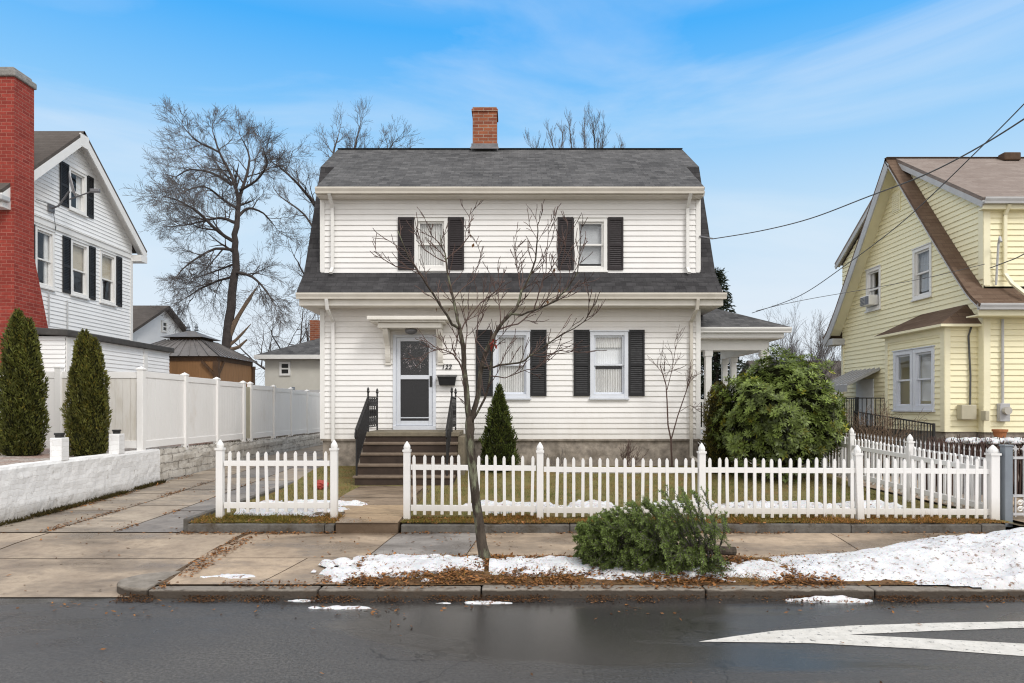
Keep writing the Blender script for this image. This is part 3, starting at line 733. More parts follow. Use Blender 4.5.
for a_, b_, z0, z1 in ((19.6,19.98,7.72,8.98),(20.84,21.16,7.72,8.98),(18.2,18.56,5.22,6.86),(19.72,20.06,5.22,6.86),(20.94,21.26,5.22,6.86),(22.38,22.70,5.22,6.86)):
    shutter(lh, GF, a_, b_, z0, z1, 'shutter_black')
m = MB(); m.fbox(GF,19.65,20.05,.02,.07,9.30,9.37); m.build('gable_vent', M['lead'], lh)
# chimney: straight stack above, wider shoulder below
cy0, cy1, cx1 = 17.26, 17.98, -12.58
m = MB(); m.box(GX-.55,cx1,cy0,cy1,5.8,10.25)
m.hexa([(GX-.55,cy0-.02,1.0),(cx1+.012,cy0-.02,1.0),(cx1+.012,18.62,1.0),(GX-.02,18.62,1.0),(GX-.55,cy0-.02,3.9),(cx1+.012,cy0-.02,3.9),(cx1+.012,18.55,3.9),(GX-.02,18.55,3.9)])
m.hexa([(GX-.55,cy0-.02,3.902),(cx1+.012,cy0-.02,3.902),(cx1+.012,18.55,3.902),(GX-.02,18.55,3.902),(GX-.55,cy0-.001,5.798),(cx1+.001,cy0-.001,5.798),(cx1+.001,cy1+.02,5.798),(GX-.02,cy1+.02,5.798)])
ch = m.build('chimney', M['brick_red'], lh)
m = MB(); m.box(GX-.60,cx1+.05,cy0-.05,cy1+.05,10.252,10.42); m.box(GX-.53,cx1-.03,cy0+.02,cy1-.02,10.422,10.52); m.build('chimney_cap', M['stone_cap'], ch, bevel=.03)
m = MB(); m.box(GX-.3,GX+.42,fY-.12,fY+.20,7.02,7.16); m.build('gutter', M['rake_grey'], lh, bevel=.03)
# lean-to annex along the gable wall
m = MB(); AF = Fr((-11.5,0,0),(0,1,0),(1,0,0))
siding(m, AF, 1.2, 3.72, lambda z: (17.6,22.9), (), .115, .018)
siding(m, Fr((0,17.6,0),(1,0,0),(0,-1,0)), 1.2, 3.72, lambda z: (GX+.01,-11.5), (), .115, .018)
siding(m, Fr((0,22.9,0),(1,0,0),(0,1,0)), 1.2, 3.72, lambda z: (GX+.01,-11.5), (), .115, .018)
m.build('annex_wall', M['siding_left'], lh)
m = MB(); m.hexa([(GX+.02,17.45,3.80),(-11.36,17.45,3.722),(-11.36,23.0,3.722),(GX+.02,23.0,3.80),(GX+.02,17.45,4.0),(-11.36,17.45,3.88),(-11.36,23.0,3.88),(GX+.02,23.0,4.0)]); m.build('annex_roof', M['membrane'], lh, bevel=.02)
m = MB(); m.fbox(AF,21.3,21.5,.0,.035,1.2,3.70); m.fbox(AF,17.6,17.75,0,.035,1.2,3.70); m.build('corner_board', M['trim'], lh)
m = MB()
for y, z0, z1 in ((19.1,4.2,5.1),(19.9,4.1,5.0)): m.tube([GF.pt(y,.05,z0),GF.pt(y,.05,z1)], .02, 6)
m.build('vent_pipe', M['rake_grey'], lh)
# satellite dish on the gable wall
ds = thing('satellite_dish', (-12.98,19.2,7.48), 'grey satellite dish on an arm under the attic window of the left house', 'satellite dish')
m = MB(); m.box(-13+.02,-12.93,19.08,19.32,7.38,7.58); m.tube([(-12.95,19.2,7.48),(-12.75,19.2,7.55),(-12.42,19.16,7.95)], .028, 8); m.tube([(-12.95,18.6,7.55),(-12.8,19.2,7.53)], .012, 5); m.build('mount', M['lead'], ds)
m = MB(); ax = V((.80,.48,.22)).normalized(); s1 = ax.cross(V((0,0,1))).normalized(); s2 = s1.cross(ax); cc = V((-12.36,19.12,8.12)); rows = []
for i in range(6):
    r_ = .36*i/5; rows.append([cc+ax*(r_*r_*.45)+s1*(r_*math.cos(t_*math.pi/10))*.86+s2*(r_*math.sin(t_*math.pi/10)) for t_ in range(20)])
vs = [p for r_ in rows for p in r_]; m.add(vs, [(i*20+k,i*20+(k+1)%20,(i+1)*20+(k+1)%20,(i+1)*20+k) for i in range(5) for k in range(20)])
o = m.build('dish', M['dishgrey'], ds, smooth=True); q = o.modifiers.new('solid','SOLIDIFY'); q.thickness = .012
m = MB(); m.tube([(-12.40,19.14,7.72),(-11.98,19.2,7.90),(-11.78,19.22,7.98)], .02, 6); m.build('arm', M['lead'], ds)
m = MB(); m.beam((-11.86,19.2,7.98),(-11.62,19.26,8.0),.11,.10); m.build('receiver', M['lead'], ds, bevel=.02)
m = MB(); m.tube([(-12.9,19.2,7.42),(-12.9,19.28,7.1),(-12.93,19.35,6.9),(-12.95,19.4,7.05)], .008, 4); m.build('cable', M['wire'], ds)

# ================================================================== YELLOW HOUSE
YX = 10.5; X2 = 19.5
yh = thing('house', (15,18,.4), 'pale yellow house with brown shingled roof strip and bay window at the right edge', 'house')
YP = [(14.70,4.13),(14.85,4.24),(15.0,4.37),(15.19,4.56),(15.7,5.13),(16.4,5.98),(17.3,7.14),(17.66,7.63)]
yR, yRZ = 18.44, 8.62; yD = (14.98,6.02+.48)
# upper plane slope from the dormer eave to the ridge
us = (yRZ-yD[1])/(yR-yD[0]); YP[-1] = (17.30, yD[1]+us*(17.30-yD[0])); YP[-2] = (16.4,6.30)
YP = [(14.70,4.13),(14.85,4.23),(15.0,4.35),(15.19,4.54),(15.6,5.02),(16.4,6.02),(17.4,7.29),(yR,yRZ)]
yroof = gambrel_roof(yh, YX, X2, .42, YP, yR, yRZ, yD, 'shingle_brown', 'shingle_tan', rake='rake_grey', do=.16, rt=(.03,.22))
m = MB()
mir = lambda pts: [(2*yR-y, z) for y, z in pts]
for f in ((lambda p: p), mir): m.slab(f([(y,z-.155) for y,z in YP[2:]]), YX-.385, YX-.001, .02)
m.build('soffit', M['trim_yellow'], yh)
m = MB()
for f in ((lambda p: p), mir):
    ya = f([(14.72,0)])[0][0]; yb = f([(15.35,0)])[0][0]; y0, y1 = min(ya,yb), max(ya,yb)
    if y0 < yR: continue
    m.box(YX-.40,YX-.002,y0,y1,3.86,4.06)
m.build('eave_return', M['rake_grey'], yh, bevel=.01)
YF = Fr((YX,0,0),(0,1,0),(-1,0,0)); yf, yb = 15.19, 2*yR-15.19
def yint(z):
    f = yf if z < 6.38 else yf+(z-6.38)/us
    return (f, 2*yR-f)
yw = [(17.05,17.85,4.69,5.99),(19.41,20.2,4.72,5.92)]
bay = (15.42,17.84)
m = MB(); siding(m, YF, 1.34, 8.35, yint, [ins(h) for h in yw])
YS = Fr((0,yf,0),(1,0,0),(0,-1,0))
siding(m, YS, 1.34, 4.0, lambda z: (YX,X2)); siding(m, YS, 4.58, 6.40, lambda z: (YX,X2))
siding(m, Fr((0,yb,0),(1,0,0),(0,1,0)), 1.34, 6.4, lambda z: (YX,X2)); siding(m, Fr((X2,0,0),(0,1,0),(1,0,0)), 1.34, 8.35, yint)
m.build('wall', M['siding_yellow'], yh)
m = MB(); m.box(YX+.03,X2-.03,yf+.03,yb-.03,.1,1.335); m.build('foundation', M['foundation'], yh)
for (fr, u0, u1, z0, z1) in ((YF,yf-.02,yf+.13,1.34,4.05),(YS,YX-.024,YX+.12,1.34,4.0),(YF,yf-.02,yf+.14,4.75,6.38),(YS,YX-.024,YX+.12,4.60,6.38),(YF,yb-.1,yb+.02,1.34,4.0)):
    m = MB(); m.fbox(fr,u0,u1,.003 if fr is YS else 0.,.03 if fr is YS else .033,z0,z1); m.build('corner_board', M['trim_yellow'], yh)
for h, k in zip(yw, ('blind','drape')): window(yh, YF, *h, inside=k, cas=.085)
m = MB(); m.box(YX-.40,X2,14.78,14.81,3.88,4.10); m.box(YX-.40,X2,14.812,yf,3.88,3.91); m.box(YX-.14,X2,15.03,15.06,6.26,6.44); m.box(YX-.14,X2,15.062,yf,6.26,6.29); m.build('fascia', M['trim_yellow'], yh)
gutter(yh, (YX-.44,14.77,4.0),(X2,14.77,4.0),(0,-1,0),'rake_grey'); gutter(yh, (YX-.16,15.02,6.36),(X2,15.02,6.36),(0,-1,0),'rake_grey')
downspout(yh, [(10.92,15.0,6.34),(10.92,yf-.06,6.15),(10.92,yf-.06,4.85),(10.98,15.0,4.62),(11.12,14.75,4.32)], 'trim_yellow')
m = MB(); m.fbox(YF,18.42,18.80,.0,.04,7.22,7.74)
for i in range(8): m.fbox(YF,18.46,18.76,.04,.055,7.26+i*.055,7.295+i*.055)
m.build('gable_vent', M['trim_yellow'], yh)
m = MB(); m.box(13.05,13.5,18.1,18.36,8.45,8.665); m.build('roof_vent', M['wood_dark'], yroof, bevel=.03)
# bay
bx = 9.78; BF = Fr((bx,0,0),(0,1,0),(-1,0,0)); bw = (15.78,17.46,1.83,3.30)
m = MB(); siding(m, BF, 1.34, 3.74, lambda z: bay, [ins(bw)])
siding(m, Fr((0,bay[0],0),(1,0,0),(0,-1,0)), 1.34, 3.74, lambda z: (bx,YX)); siding(m, Fr((0,bay[1],0),(1,0,0),(0,1,0)), 1.34, 3.74, lambda z: (bx,YX))
bo = m.build('bay', M['siding_yellow'], yh)
m = MB(); m.box(bx+.02,YX,bay[0]+.02,bay[1]-.02,.3,1.338); m.build('bay_base', M['foundation'], bo)
m = MB()
for (u0,u1) in ((bay[0]-.02,bay[0]+.13),(bay[1]-.12,bay[1]+.02)): m.fbox(BF,u0,u1,0,.032,1.34,3.72)
m.box(bx-.02,bx+.10,bay[0]-.030,bay[0]+.004,1.34,3.72); m.fbox(BF,bay[0],bay[1],0,.03,3.55,3.72)
m.build('bay_trim', M['trim_yellow'], bo)
m = MB(); A = [(YX,bay[0]-.2,3.76),(bx-.22,bay[0]-.2,3.76),(bx-.22,bay[1]+.2,3.76),(YX,bay[1]+.2,3.76)]; T1, T2 = (YX,bay[0]+.35,4.28),(YX,bay[1]-.35,4.28)
m.poly(A[0],A[1],T1); m.poly(A[1],A[2],T2,T1); m.poly(A[2],A[3],T2); m.poly(*A)
m.build('bay_roof', M['shingle_brown'], bo)
m = MB(); m.box(bx-.22,YX,bay[0]-.2,bay[1]+.2,3.70,3.757); m.build('bay_eave', M['trim_yellow'], bo)
mid = (bw[0]+bw[1])/2
window(bo, BF, bw[0], mid-.01, bw[2], bw[3], inside='blind', cas=.10, trim='trim_blue'); window(bo, BF, mid+.01, bw[1], bw[2], bw[3], inside='dark', cas=.10, trim='trim_blue')
# door, awning and deck at the back of the gable wall
m = MB(); m.fbox(YF,19.75,20.75,.02,.05,1.35,2.72); m.build('side_door', M['blind'], yh, bevel=.01)
m = MB(); m.hexa([YF.pt(19.45,.02,2.95),YF.pt(21.0,.02,2.95),YF.pt(21.0,.95,2.50),YF.pt(19.45,.95,2.50),YF.pt(19.45,.02,3.0),YF.pt(21.0,.02,3.0),YF.pt(21.0,.95,2.54),YF.pt(19.45,.95,2.54)])
for i in range(7):
    u = 19.47+i*.25; m.beam(YF.pt(u,.03,3.02),YF.pt(u,.95,2.56),.03,.04)
m.fbox(YF,19.45,21.0,.951,.97,2.34,2.53); m.build('awning', M['dishgrey'], yh)
m = MB(); m.box(9.3,10.46,18.4,21.4,.3,1.28); m.build('deck', M['wood_dark'], yh)
def iron_rail(parent, p, q, h, n, name='iron_railing'):
    m = MB(); p, q = V(p), V(q); up = V((0,0,h))
    m.beam(p+up,q+up,.04,.03); m.beam(p+V((0,0,.1)),q+V((0,0,.1)),.03,.02)
    for e in (p,q): m.beam(e,e+up*1.03,.045,.045)
    for i in range(1,n): c_ = p.lerp(q,i/n); m.beam(c_+V((0,0,.1)),c_+up,.016,.016)
    return m.build(name, M['iron'], parent)
iron_rail(yh, (9.32,18.5,1.28),(9.32,21.3,1.28),.86,22); iron_rail(yh, (9.32,18.42,1.28),(10.3,18.42,1.28),.86,8); iron_rail(yh, (9.2,18.35,.92),(9.2,14.9,.66),.86,30)
# meters and service cable on the corner
m = MB(); m.box(10.02,10.36,15.22,15.39,1.62,1.95); m.box(10.40,10.49,15.0,15.17,1.60,1.82); m.build('utility_box', M['beige'], yh, bevel=.015)
m = MB(); m.box(10.76,10.98,15.05,15.165,1.58,1.98); m.build('meter_box', M['dishgrey'], yh, bevel=.01)
m = MB(); m.tube([(10.87,15.06,1.82),(10.87,14.95,1.82)], .085, 14); m.build('electric_meter', M['lampglass'], yh)
m = MB(); m.tube([(10.87,15.13,1.98),(10.87,15.13,3.85)], .028, 8); m.build('conduit', M['rake_grey'], yh); m = MB(); m.tube([(10.3,15.36,1.95),(10.31,15.36,2.6),(10.28,15.38,3.5),(10.33,15.36,3.7)], .02, 6); m.build('conduit', M['wire'], yh); m = MB(); m.tube([(10.72,15.13,4.6),(10.72,15.05,5.5),(10.68,14.95,5.62),(10.66,14.88,5.5)], .025, 6); m.build('service_mast', M['rake_grey'], yh); m = MB()
m.tube([YF.pt(17.9,.03,3.3),YF.pt(18.3,.05,2.6),YF.pt(17.95,.04,2.45)], .01, 4)
m.build('loose_cable', M['wire'], yh)
# air conditioner sitting in the back window
ac = thing('air_conditioner', (10.35,19.8,4.85), 'white window air conditioner in the far upper window of the yellow house', 'air conditioner')
m = MB(); m.box(10.22,10.49,19.55,20.05,4.83,5.12); m.build('case', M['trim'], ac, bevel=.02)
m = MB(); m.box(10.208,10.218,19.58,19.78,4.86,5.09)
for i in range(6): m.box(10.200,10.219,19.81,20.03,4.86+i*.04,4.88+i*.04)
m.build('grille', M['lead'], ac)
# flower pot on the corner of the foundation ledge
fp = MB(); fp.lathe([(.09,0),(.13,.20),(.15,.20),(.15,.25),(.12,.25),(.11,.20)], (10.5,14.7,1.17), 14); fo = fp.build('flower_pot', M['terracotta'], None, org=(10.5,14.7,1.17), smooth=False)
tag(fo, 'terracotta flower pot on a ledge below the meters of the yellow house', 'flower pot')
m = MB(); m.box(10.1,10.95,14.35,15.15,.28,1.167); m.build('ledge', M['foundation'], yh, bevel=.02)
# ================================================================== GROUND
def smooth(a, b, x):
    t = min(1,max(0,(x-a)/(b-a))); return t*t*(3-2*t)
def lawn_z(x, y): return .295+.20*smooth(13.0,16.1,y)+.012*noise.noise(V((x*1.7,y*1.7,3)))
def walk_z(y): return .094+.081*smooth(6.9,9.4,y)
def drive_z(y):
    if y < 9.4: return .005+.168*smooth(6.78,9.2,y)
    return .173+.004+.30*smooth(9,20,y)*.8
def verge_z(x, y): return .088+.050*smooth(6.9,7.6,y)*smooth(8.25,7.8,y)+.012*noise.noise(V((x*3,y*3,1)))+.02*smooth(7,8.1,y)

def struct(mb, name, mat, **k): return tag(mb.build(name, mat, None, **k), kind='structure')
def sheet(zf, x0, x1, y0, y1, st):
    m = MB(); nx = max(1,int((x1-x0)/st)); ny = max(1,int((y1-y0)/st)); vs = []
    for j in range(ny+1):
        for i in range(nx+1):
            x = x0+(x1-x0)*i/nx; y = y0+(y1-y0)*j/ny; vs.append((x,y,zf(x,y)))
    m.add(vs, [(j*(nx+1)+i, j*(nx+1)+i+1, (j+1)*(nx+1)+i+1, (j+1)*(nx+1)+i) for j in range(ny) for i in range(nx)]); return m

m = MB(); pr = [(-500,-.06),(9.3,-.06),(9.5,.05),(28,.28),(60,.6),(900,.6)]
for a, b in zip(pr, pr[1:]): m.poly((-900,a[0],a[1]),(900,a[0],a[1]),(900,b[0],b[1]),(-900,b[0],b[1]))
struct(m, 'ground', M['earth'])
m = MB(); m.poly((-90,-14,0),(90,-14,0),(90,6.84,0),(-90,6.84,0)); struct(m, 'road', M['asphalt'])
# slabs: a dark bed with separately tinted concrete panels over it
def slabs(name, quads, zf, gap=.007, bed=True, lift=.0):
    m = MB(); r_ = random.Random(len(quads)*7)
    for q, tnt in quads:
        m.cur = tnt
        c_ = (sum(p[0] for p in q)/4, sum(p[1] for p in q)/4)
        pts = []
        for p in q:
            dx, dy = c_[0]-p[0], c_[1]-p[1]; x = p[0]+math.copysign(gap,dx); y = p[1]+math.copysign(gap,dy); pts.append((x,y,zf(x,y)+lift))
        jit = r_.uniform(-.002,.002)
        # panels are subdivided along y so that they follow the slope
        n = 4; lft = [V(pts[0]).lerp(V(pts[3]),i/n) for i in range(n+1)]; rgt = [V(pts[1]).lerp(V(pts[2]),i/n) for i in range(n+1)]
        for i in range(n):
            a, b, c2, d = lft[i], rgt[i], rgt[i+1], lft[i+1]
            m.poly(*[(p.x,p.y,zf(p.x,p.y)+lift+jit) for p in (a,b,c2,d)])
    return m
r2 = random.Random(3)
def tn(k=1., g=0.): return (k, k*(1-.02*g)+g*.03, k*(1-.02*g)+g*.14)
TAN = lambda: tn(r2.uniform(.88,1.12)); 
def grey(): k = r2.uniform(.62,.75); return (k, k*1.18, k*1.5)
# sidewalk
zw = lambda x, y: walk_z(y)
q = []; xs = [-3.62,-1.62,-.47,1.2,2.75,4.3,5.85,7.4,9,10.6,12.2,14,16,18,20,24,28,32]
for i, (a, b) in enumerate(zip(xs, xs[1:])):
    ysk = .10 if i < 3 else 0
    q.append(([(a-.09,8.02,0),(b-.09,8.02,0),(b+.06,9.36,0),(a+.06,9.36,0)], grey() if i == 1 else TAN()))
q.append(([(-3.55,6.96,0),(-2.6,6.96,0),(-2.4,8.02,0),(-3.68,8.02,0)], TAN())); q.append(([(-2.6,6.96,0),(-1.75,6.96,0),(-1.7,8.02,0),(-2.4,8.02,0)], TAN()))
struct(slabs('sidewalk', q, zw), 'sidewalk', M['concrete'])
m = sheet(lambda x, y: walk_z(y)-.007, -3.7, 40, 6.95, 9.38, .6); struct(m, 'sidewalk_bed', M['joint'])
# driveway and its apron
zd = lambda x, y: drive_z(y)
q = []
for (a, b) in ((-11.5,-8.6),(-8.6,-6.35),(-6.35,-3.66)):
    for (c_, d_) in ((6.79,8.1),(8.1,9.38)):
        q.append(([(a,c_,0),(b+(.1 if b>-4 and c_<7 else 0),c_,0),(b,d_,0),(a,d_,0)], tuple(k*j for k,j in zip(TAN(),(.95,.98,1.02)))))
xs = [-7.46,-6.45,-5.5,-4.58]; ysd = [9.4,11.2,13.0,14.8,16.6,18.4,20.2,22,24,26,28]
for i, (a, b) in enumerate(zip(xs, xs[1:])):
    for j, (c_, d_) in enumerate(zip(ysd, ysd[1:])):
        o_ = .5*(i%2)
        if j == 0: c_ += 0
        else: c_ += o_
        d_ += o_ if j < len(ysd)-2 else 0
        tt = grey() if (i == 2 and j < 3) or (i == 1 and j == 3) else tuple(k*j for k,j in zip(TAN(),(.86,.93,1.02)))
        q.append(([(a,c_,0),(b,c_,0),(b,d_,0),(a,d_,0)], tt))
struct(slabs('driveway', q, zd, .012), 'driveway', M['concrete'])
m = sheet(lambda x, y: drive_z(y)-.006, -11.6, -3.62, 6.842, 9.395, .25); b_ = sheet(lambda x, y: drive_z(y)-.008, -7.48, -4.5, 9.395, 28.05, .6); m.add(b_.v, b_.f); struct(m, 'driveway_bed', M['joint'])
# granite kerb with a rounded return beside the driveway
m = MB(); x = -3.62; r3 = random.Random(4)
while x < 34:
    L = r3.uniform(1.5,2.3); z = .086+r3.uniform(-.005,.005); y = 6.78+r3.uniform(-.008,.008)
    m.box(x+.006,x+L-.006,y,6.955,-.05,z); x += L
pts = [(-3.63,6.785,-.05)]+[(-3.63-.46*math.sin(t_*math.pi/16), 7.145-.36*math.cos(t_*math.pi/16),-.05) for t_ in range(1,17)]+[(-3.63,7.505,-.05)]
m.prism(pts,(0,0,.150)); struct(m, 'kerb', M['kerb'], bevel=.018)
# planting strip, lawn, front path, side yards
m = sheet(lambda x, y: verge_z(x,y), -1.72, 34, 6.958, 8.03, .09); struct(m, 'verge', M['verge'], smooth=True)
def in_lawn(x, y):
    if y < 13.72 and path_l(y) < x < path_r(y): return False
    return True
def path_l(y): return -2.42-.62*smooth(9.6,12.2,y)
def path_r(y): return -1.55-.18*smooth(9.6,12.2,y)
m = sheet(lawn_z, -4.5, 6.98, 9.49, 16.3, .16); b_ = sheet(lambda x, y: .49+.0*x, -4.52, 7.0, 16.3, 40, 2.)
m.add(b_.v, b_.f); struct(m, 'lawn', M['lawn'], smooth=True)
q = []; yy = [9.30,10.15,11.0,11.9,12.75,13.69]
for a, b in zip(yy, yy[1:]): q.append(([(path_l(a),a,0),(path_r(a),a,0),(path_r(b),b,0),(path_l(b),b,0)], (1.05,.98,.85) if a < 11 else (.70,.68,.66)))
m = slabs('front_path', q, lambda x, y: .322+.0*y, .01)
m.cur = (.55,.5,.45); m.box(path_l(9.4)+.012,path_r(9.4)-.012,9.33,10.13,.1,.314)
m.cur = (.4,.36,.32); m.box(path_l(12)+.012,path_r(9.6)-.02,10.14,13.68,.1,.305)
struct(m, 'front_path', M['concrete'])
m = MB(); m.box(-30,-7.78,9.5,45,-.02,.965); struct(m, 'gravel_yard', M['gravel'])
m = sheet(lambda x, y: .26+.02*noise.noise(V((x,y,0))), 7.02, 40, 9.42, 45, 1.2); struct(m, 'neighbour_yard', M['earth'])
q = [([(7.1,9.42+i*1.6,0),(8.9,9.42+i*1.6,0),(8.9,11.02+i*1.6,0),(7.1,11.02+i*1.6,0)], TAN()) for i in range(4)]
struct(slabs('neighbour_path', q, lambda x, y: .30, .01), 'neighbour_path', M['concrete'])
# painted road marking: a long splitter nose pointing left
def rp(x, y):
    z = .004; d = F*(CZ-z)/(y-CY); return V(((x-CX)/F*d, d, z))
upo = [rp(698.5,641.6),rp(735,636),rp(775.5,630.6),rp(849,625.6),rp(935,622.8),rp(1024,621.2)]; up_in = [rp(849,634.4),rp(935,630.8),rp(1024,627.6)]
lo_in = [rp(849,634.4),rp(930,638.6),rp(1024,643.6)]; loo = [rp(698.5,642.2),rp(760,642.2),rp(814,643.2),rp(930,649.2),rp(1024,656)]
def ext(a, b, L): return b+(b-a).normalized()*L
a1, a2 = ext(upo[-2],upo[-1],5), ext(up_in[-2],up_in[-1],5); b1, b2 = ext(lo_in[-2],lo_in[-1],5), ext(loo[-2],loo[-1],5)
m = MB(); J = up_in[0]
m.poly(*upo[:4], J); m.poly(upo[0], J, loo[2], loo[1]); 
m.poly(upo[3],upo[4],up_in[1],J); m.poly(upo[4],upo[5],up_in[2],up_in[1]); m.poly(upo[5],a1,a2,up_in[2])
m.poly(J,lo_in[1],loo[3],loo[2]); m.poly(lo_in[1],lo_in[2],loo[4],loo[3]); m.poly(lo_in[2],b1,b2,loo[4])
struct(m, 'road_marking', M['line'])
# low concrete edging in front of the lawn
for (x0, x1, lb) in ((-4.46,path_l(9.5)-.02,'short low concrete kerb under the left piece of white picket fence'),(path_r(9.5)+.02,6.78,'long low concrete kerb under the right run of white picket fence')):
    m = MB(); x = x0
    while x < x1-.05:
        L = min(r3.uniform(1.6,2.4), x1-x); m.box(x+.004,x+L-.004,9.37,9.49,.05,.285+r3.uniform(-.006,.006)); x += L
    o = m.build('garden_kerb', M['kerb_low'], None, org=((x0+x1)/2,9.43,.15), bevel=.012); tag(o, lb, 'kerb', 'low kerbs under the picket fence')
m = MB(); m.box(-4.60,-4.50,9.55,16.2,.05,.34); o = m.build('garden_kerb', M['kerb_low'], None, org=(-4.55,12.8,.1), bevel=.012); tag(o, 'low kerb running back between the driveway and the lawn', 'kerb', 'low kerbs under the picket fence')

# ================================================================== FENCES
PK = {}
def picket_mesh(h, w=.043, t_=.022):
    k = (round(h,2),w)
    if k in PK: return PK[k]
    m = MB(); m.prism([(-w/2,0,0),(w/2,0,0),(w/2,0,h-.035),(w*.24,0,h-.008),(0,0,h),(-w*.24,0,h-.008),(-w/2,0,h-.035)], (0,t_,0))
    o = m.build('picket', M['fence'], None); me = o.data; bpy.data.objects.remove(o); PK[k] = me; return me
def post(parent, x, y, z0, z1, w=.094, lean=0):
    m = MB(); m.box(x-w/2,x+w/2,y-w/2,y+w/2,z0,z1-.13)
    o = m.build('post', M['fence'], parent, bevel=.006)
    c_ = MB(); c_.box(x-w*.60,x+w*.60,y-w*.60,y+w*.60,z1-.148,z1-.118)
    k = w*.36*1.35
    c_.lathe([(k*.9,0),(k*1.08,.018),(k*1.08,.04),(k*.9,.065),(k*.5,.095),(.006,.118)], (x,y,z1-.118), 4 if False else 12)
    c_.build('finial', M['fence'], o, smooth=False)
    if lean:
        o.rotation_euler = (0,lean,0); p0 = V((x,y,z0))-WORLD[parent.name]
        o.location = p0-Matrix.Rotation(lean,3,'Y')@p0
    return o
def picket_run(parent, p, q, zt, zb, n, side=-1, ztq=None):
    """pickets and two rails between two posts; zt/zb are picket top and bottom at p"""
    p, q = V((p[0],p[1],0)), V((q[0],q[1],0)); d = (q-p).normalized(); L = (q-p).length; ang = math.atan2(d.y,d.x); nn = V((d.y,-d.x,0))
    dz = (ztq-zt) if ztq is not None else 0
    for zr, h in ((zt-.175,.075),(zb+.095,.085)):
        m = MB(); m.beam((p.x,p.y,zr),(q.x,q.y,zr+dz),.040,h); m.build('rail', M['fence'], parent, bevel=.004)
    for i in range(n):
        t_ = (i+.5)/n; jx = rnd.uniform(-.006,.006); c_ = p.lerp(q,t_)+nn*.022+d*jx
        o = bpy.data.objects.new('picket', picket_mesh(zt-zb+rnd.choice((-.01,0,0,.01)))); C.objects.link(o); o.parent = parent
        o.location = V((c_.x,c_.y,zb+dz*t_+rnd.uniform(-.006,.006)))-WORLD[parent.name]; o.rotation_euler = (0, rnd.gauss(0,.006), ang+math.pi+(0)) if False else (0, rnd.gauss(0,.012), ang)
        WORLD[o.name] = WORLD[parent.name]
FY = 9.76
pl = thing('picket_fence', (-3.35,FY,.3), 'short white picket fence panel between the driveway and the front path', 'fence')
post(pl, -4.17, FY, .28, 1.435); post(pl, -2.54, FY, .28, 1.43)
picket_run(pl, (-4.11,FY), (-2.60,FY), 1.27, .40, 11)
pr_ = thing('picket_fence', (2.7,FY,.3), 'long white picket fence in front of the house lawn right of the path', 'fence')
px = [-1.50,.40,2.71,4.97,6.87]
for i, x in enumerate(px): post(pr_, x, FY, .26, 1.41-.012*i if i < 3 else 1.36, .094 if i < 4 else .125, lean=-.035 if i == 3 else 0)
for i, (n, zt, zq) in enumerate(((14,1.215,1.20),(18,1.185,1.17),(17,1.175,1.165),(14,1.165,1.155))):
    picket_run(pr_, (px[i]+.055,FY), (px[i+1]-.055,FY), zt, zt-.85, n, ztq=zq)
SXF = 6.77
ps = thing('picket_fence', (6.9,13.5,.3), 'white picket side fence running back from the right corner post beside the iron spear fence', 'fence')
sy = [FY,11.62,13.62,15.7,17.8]
for i, y in enumerate(sy[1:]): post(ps, SXF, y, .28, 1.44+.05*i)
for i, (a, b) in enumerate(zip(sy, sy[1:])): picket_run(ps, (SXF if i else 6.84,a+.08), (SXF,b-.055), 1.17+.06*i, .36+.05*i, 14, ztq=1.22+.06*i)
# spear fence of the yellow house
sf = thing('iron_fence', (7.2,14,.3), 'grey iron fence with spear tips just behind the white picket side fence', 'fence')
m = MB(); m.beam((7.2,9.9,1.10),(7.2,17.6,1.26),.03,.03); m.beam((7.2,9.9,.42),(7.2,17.6,.5),.03,.03); m.build('rail', M['galv'], sf)
for i in range(60):
    y = 9.98+i*.128; dz = .16*(y-9.9)/7.7
    m = MB(); m.box(7.194,7.206,y-.006,y+.006,.34+dz*.5,1.20+dz); m.add([(7.2,y-.018,1.20+dz),(7.215,y,1.22+dz),(7.2,y+.018,1.20+dz),(7.185,y,1.22+dz),(7.2,y,1.28+dz),(7.2,y,1.185+dz)], [(0,1,4),(1,2,4),(2,3,4),(3,0,4),(1,0,5),(2,1,5),(3,2,5),(0,3,5)])
    m.build('spear_bar', M['galv'], sf)
# gate at the right edge
gt = thing('gate', (7.8,9.72,.3), 'grey iron gate with scrolls hung on a grey square post at the right edge', 'gate')
m = MB(); m.box(6.975,7.085,9.66,9.77,.2,1.34); m.box(6.965,7.095,9.65,9.78,1.34,1.365); m.build('post', M['greypaint'], gt, bevel=.006)
m = MB(); m.box(8.42,8.53,9.66,9.77,.2,1.34); m.box(8.41,8.54,9.65,9.78,1.34,1.365); m.build('post', M['greypaint'], gt, bevel=.006)
for z in (.36,.62,1.16): m = MB(); m.box(7.12,8.40,9.70,9.73,z,z+.035); m.build('rail', M['galv'], gt)
for i in range(11):
    x = 7.16+i*.12; m = MB(); m.box(x-.009,x+.009,9.706,9.724,.34,1.28)
    m.prism([(x,9.710,1.36),(x+.03,9.710,1.305),(x,9.710,1.25),(x-.03,9.710,1.305)],(0,.012,0)); m.prism([(x-.045,9.711,1.315),(x+.045,9.711,1.315),(x+.045,9.711,1.298),(x-.045,9.711,1.298)],(0,.010,0))
    m.build('bar', M['galv'], gt)
m = MB()
for i in range(10):
    for j in (0,1):
        x = 7.22+i*.12; pts = [(x+.045*math.cos(a_*.52)*(1-a_/26), 9.70, .45+.09*j+.04*math.sin(a_*.52)*(1-a_/26)) for a_ in range(18)]; m.tube(pts, .010, 4)
m.build('scroll_panel', M['trim'], gt)

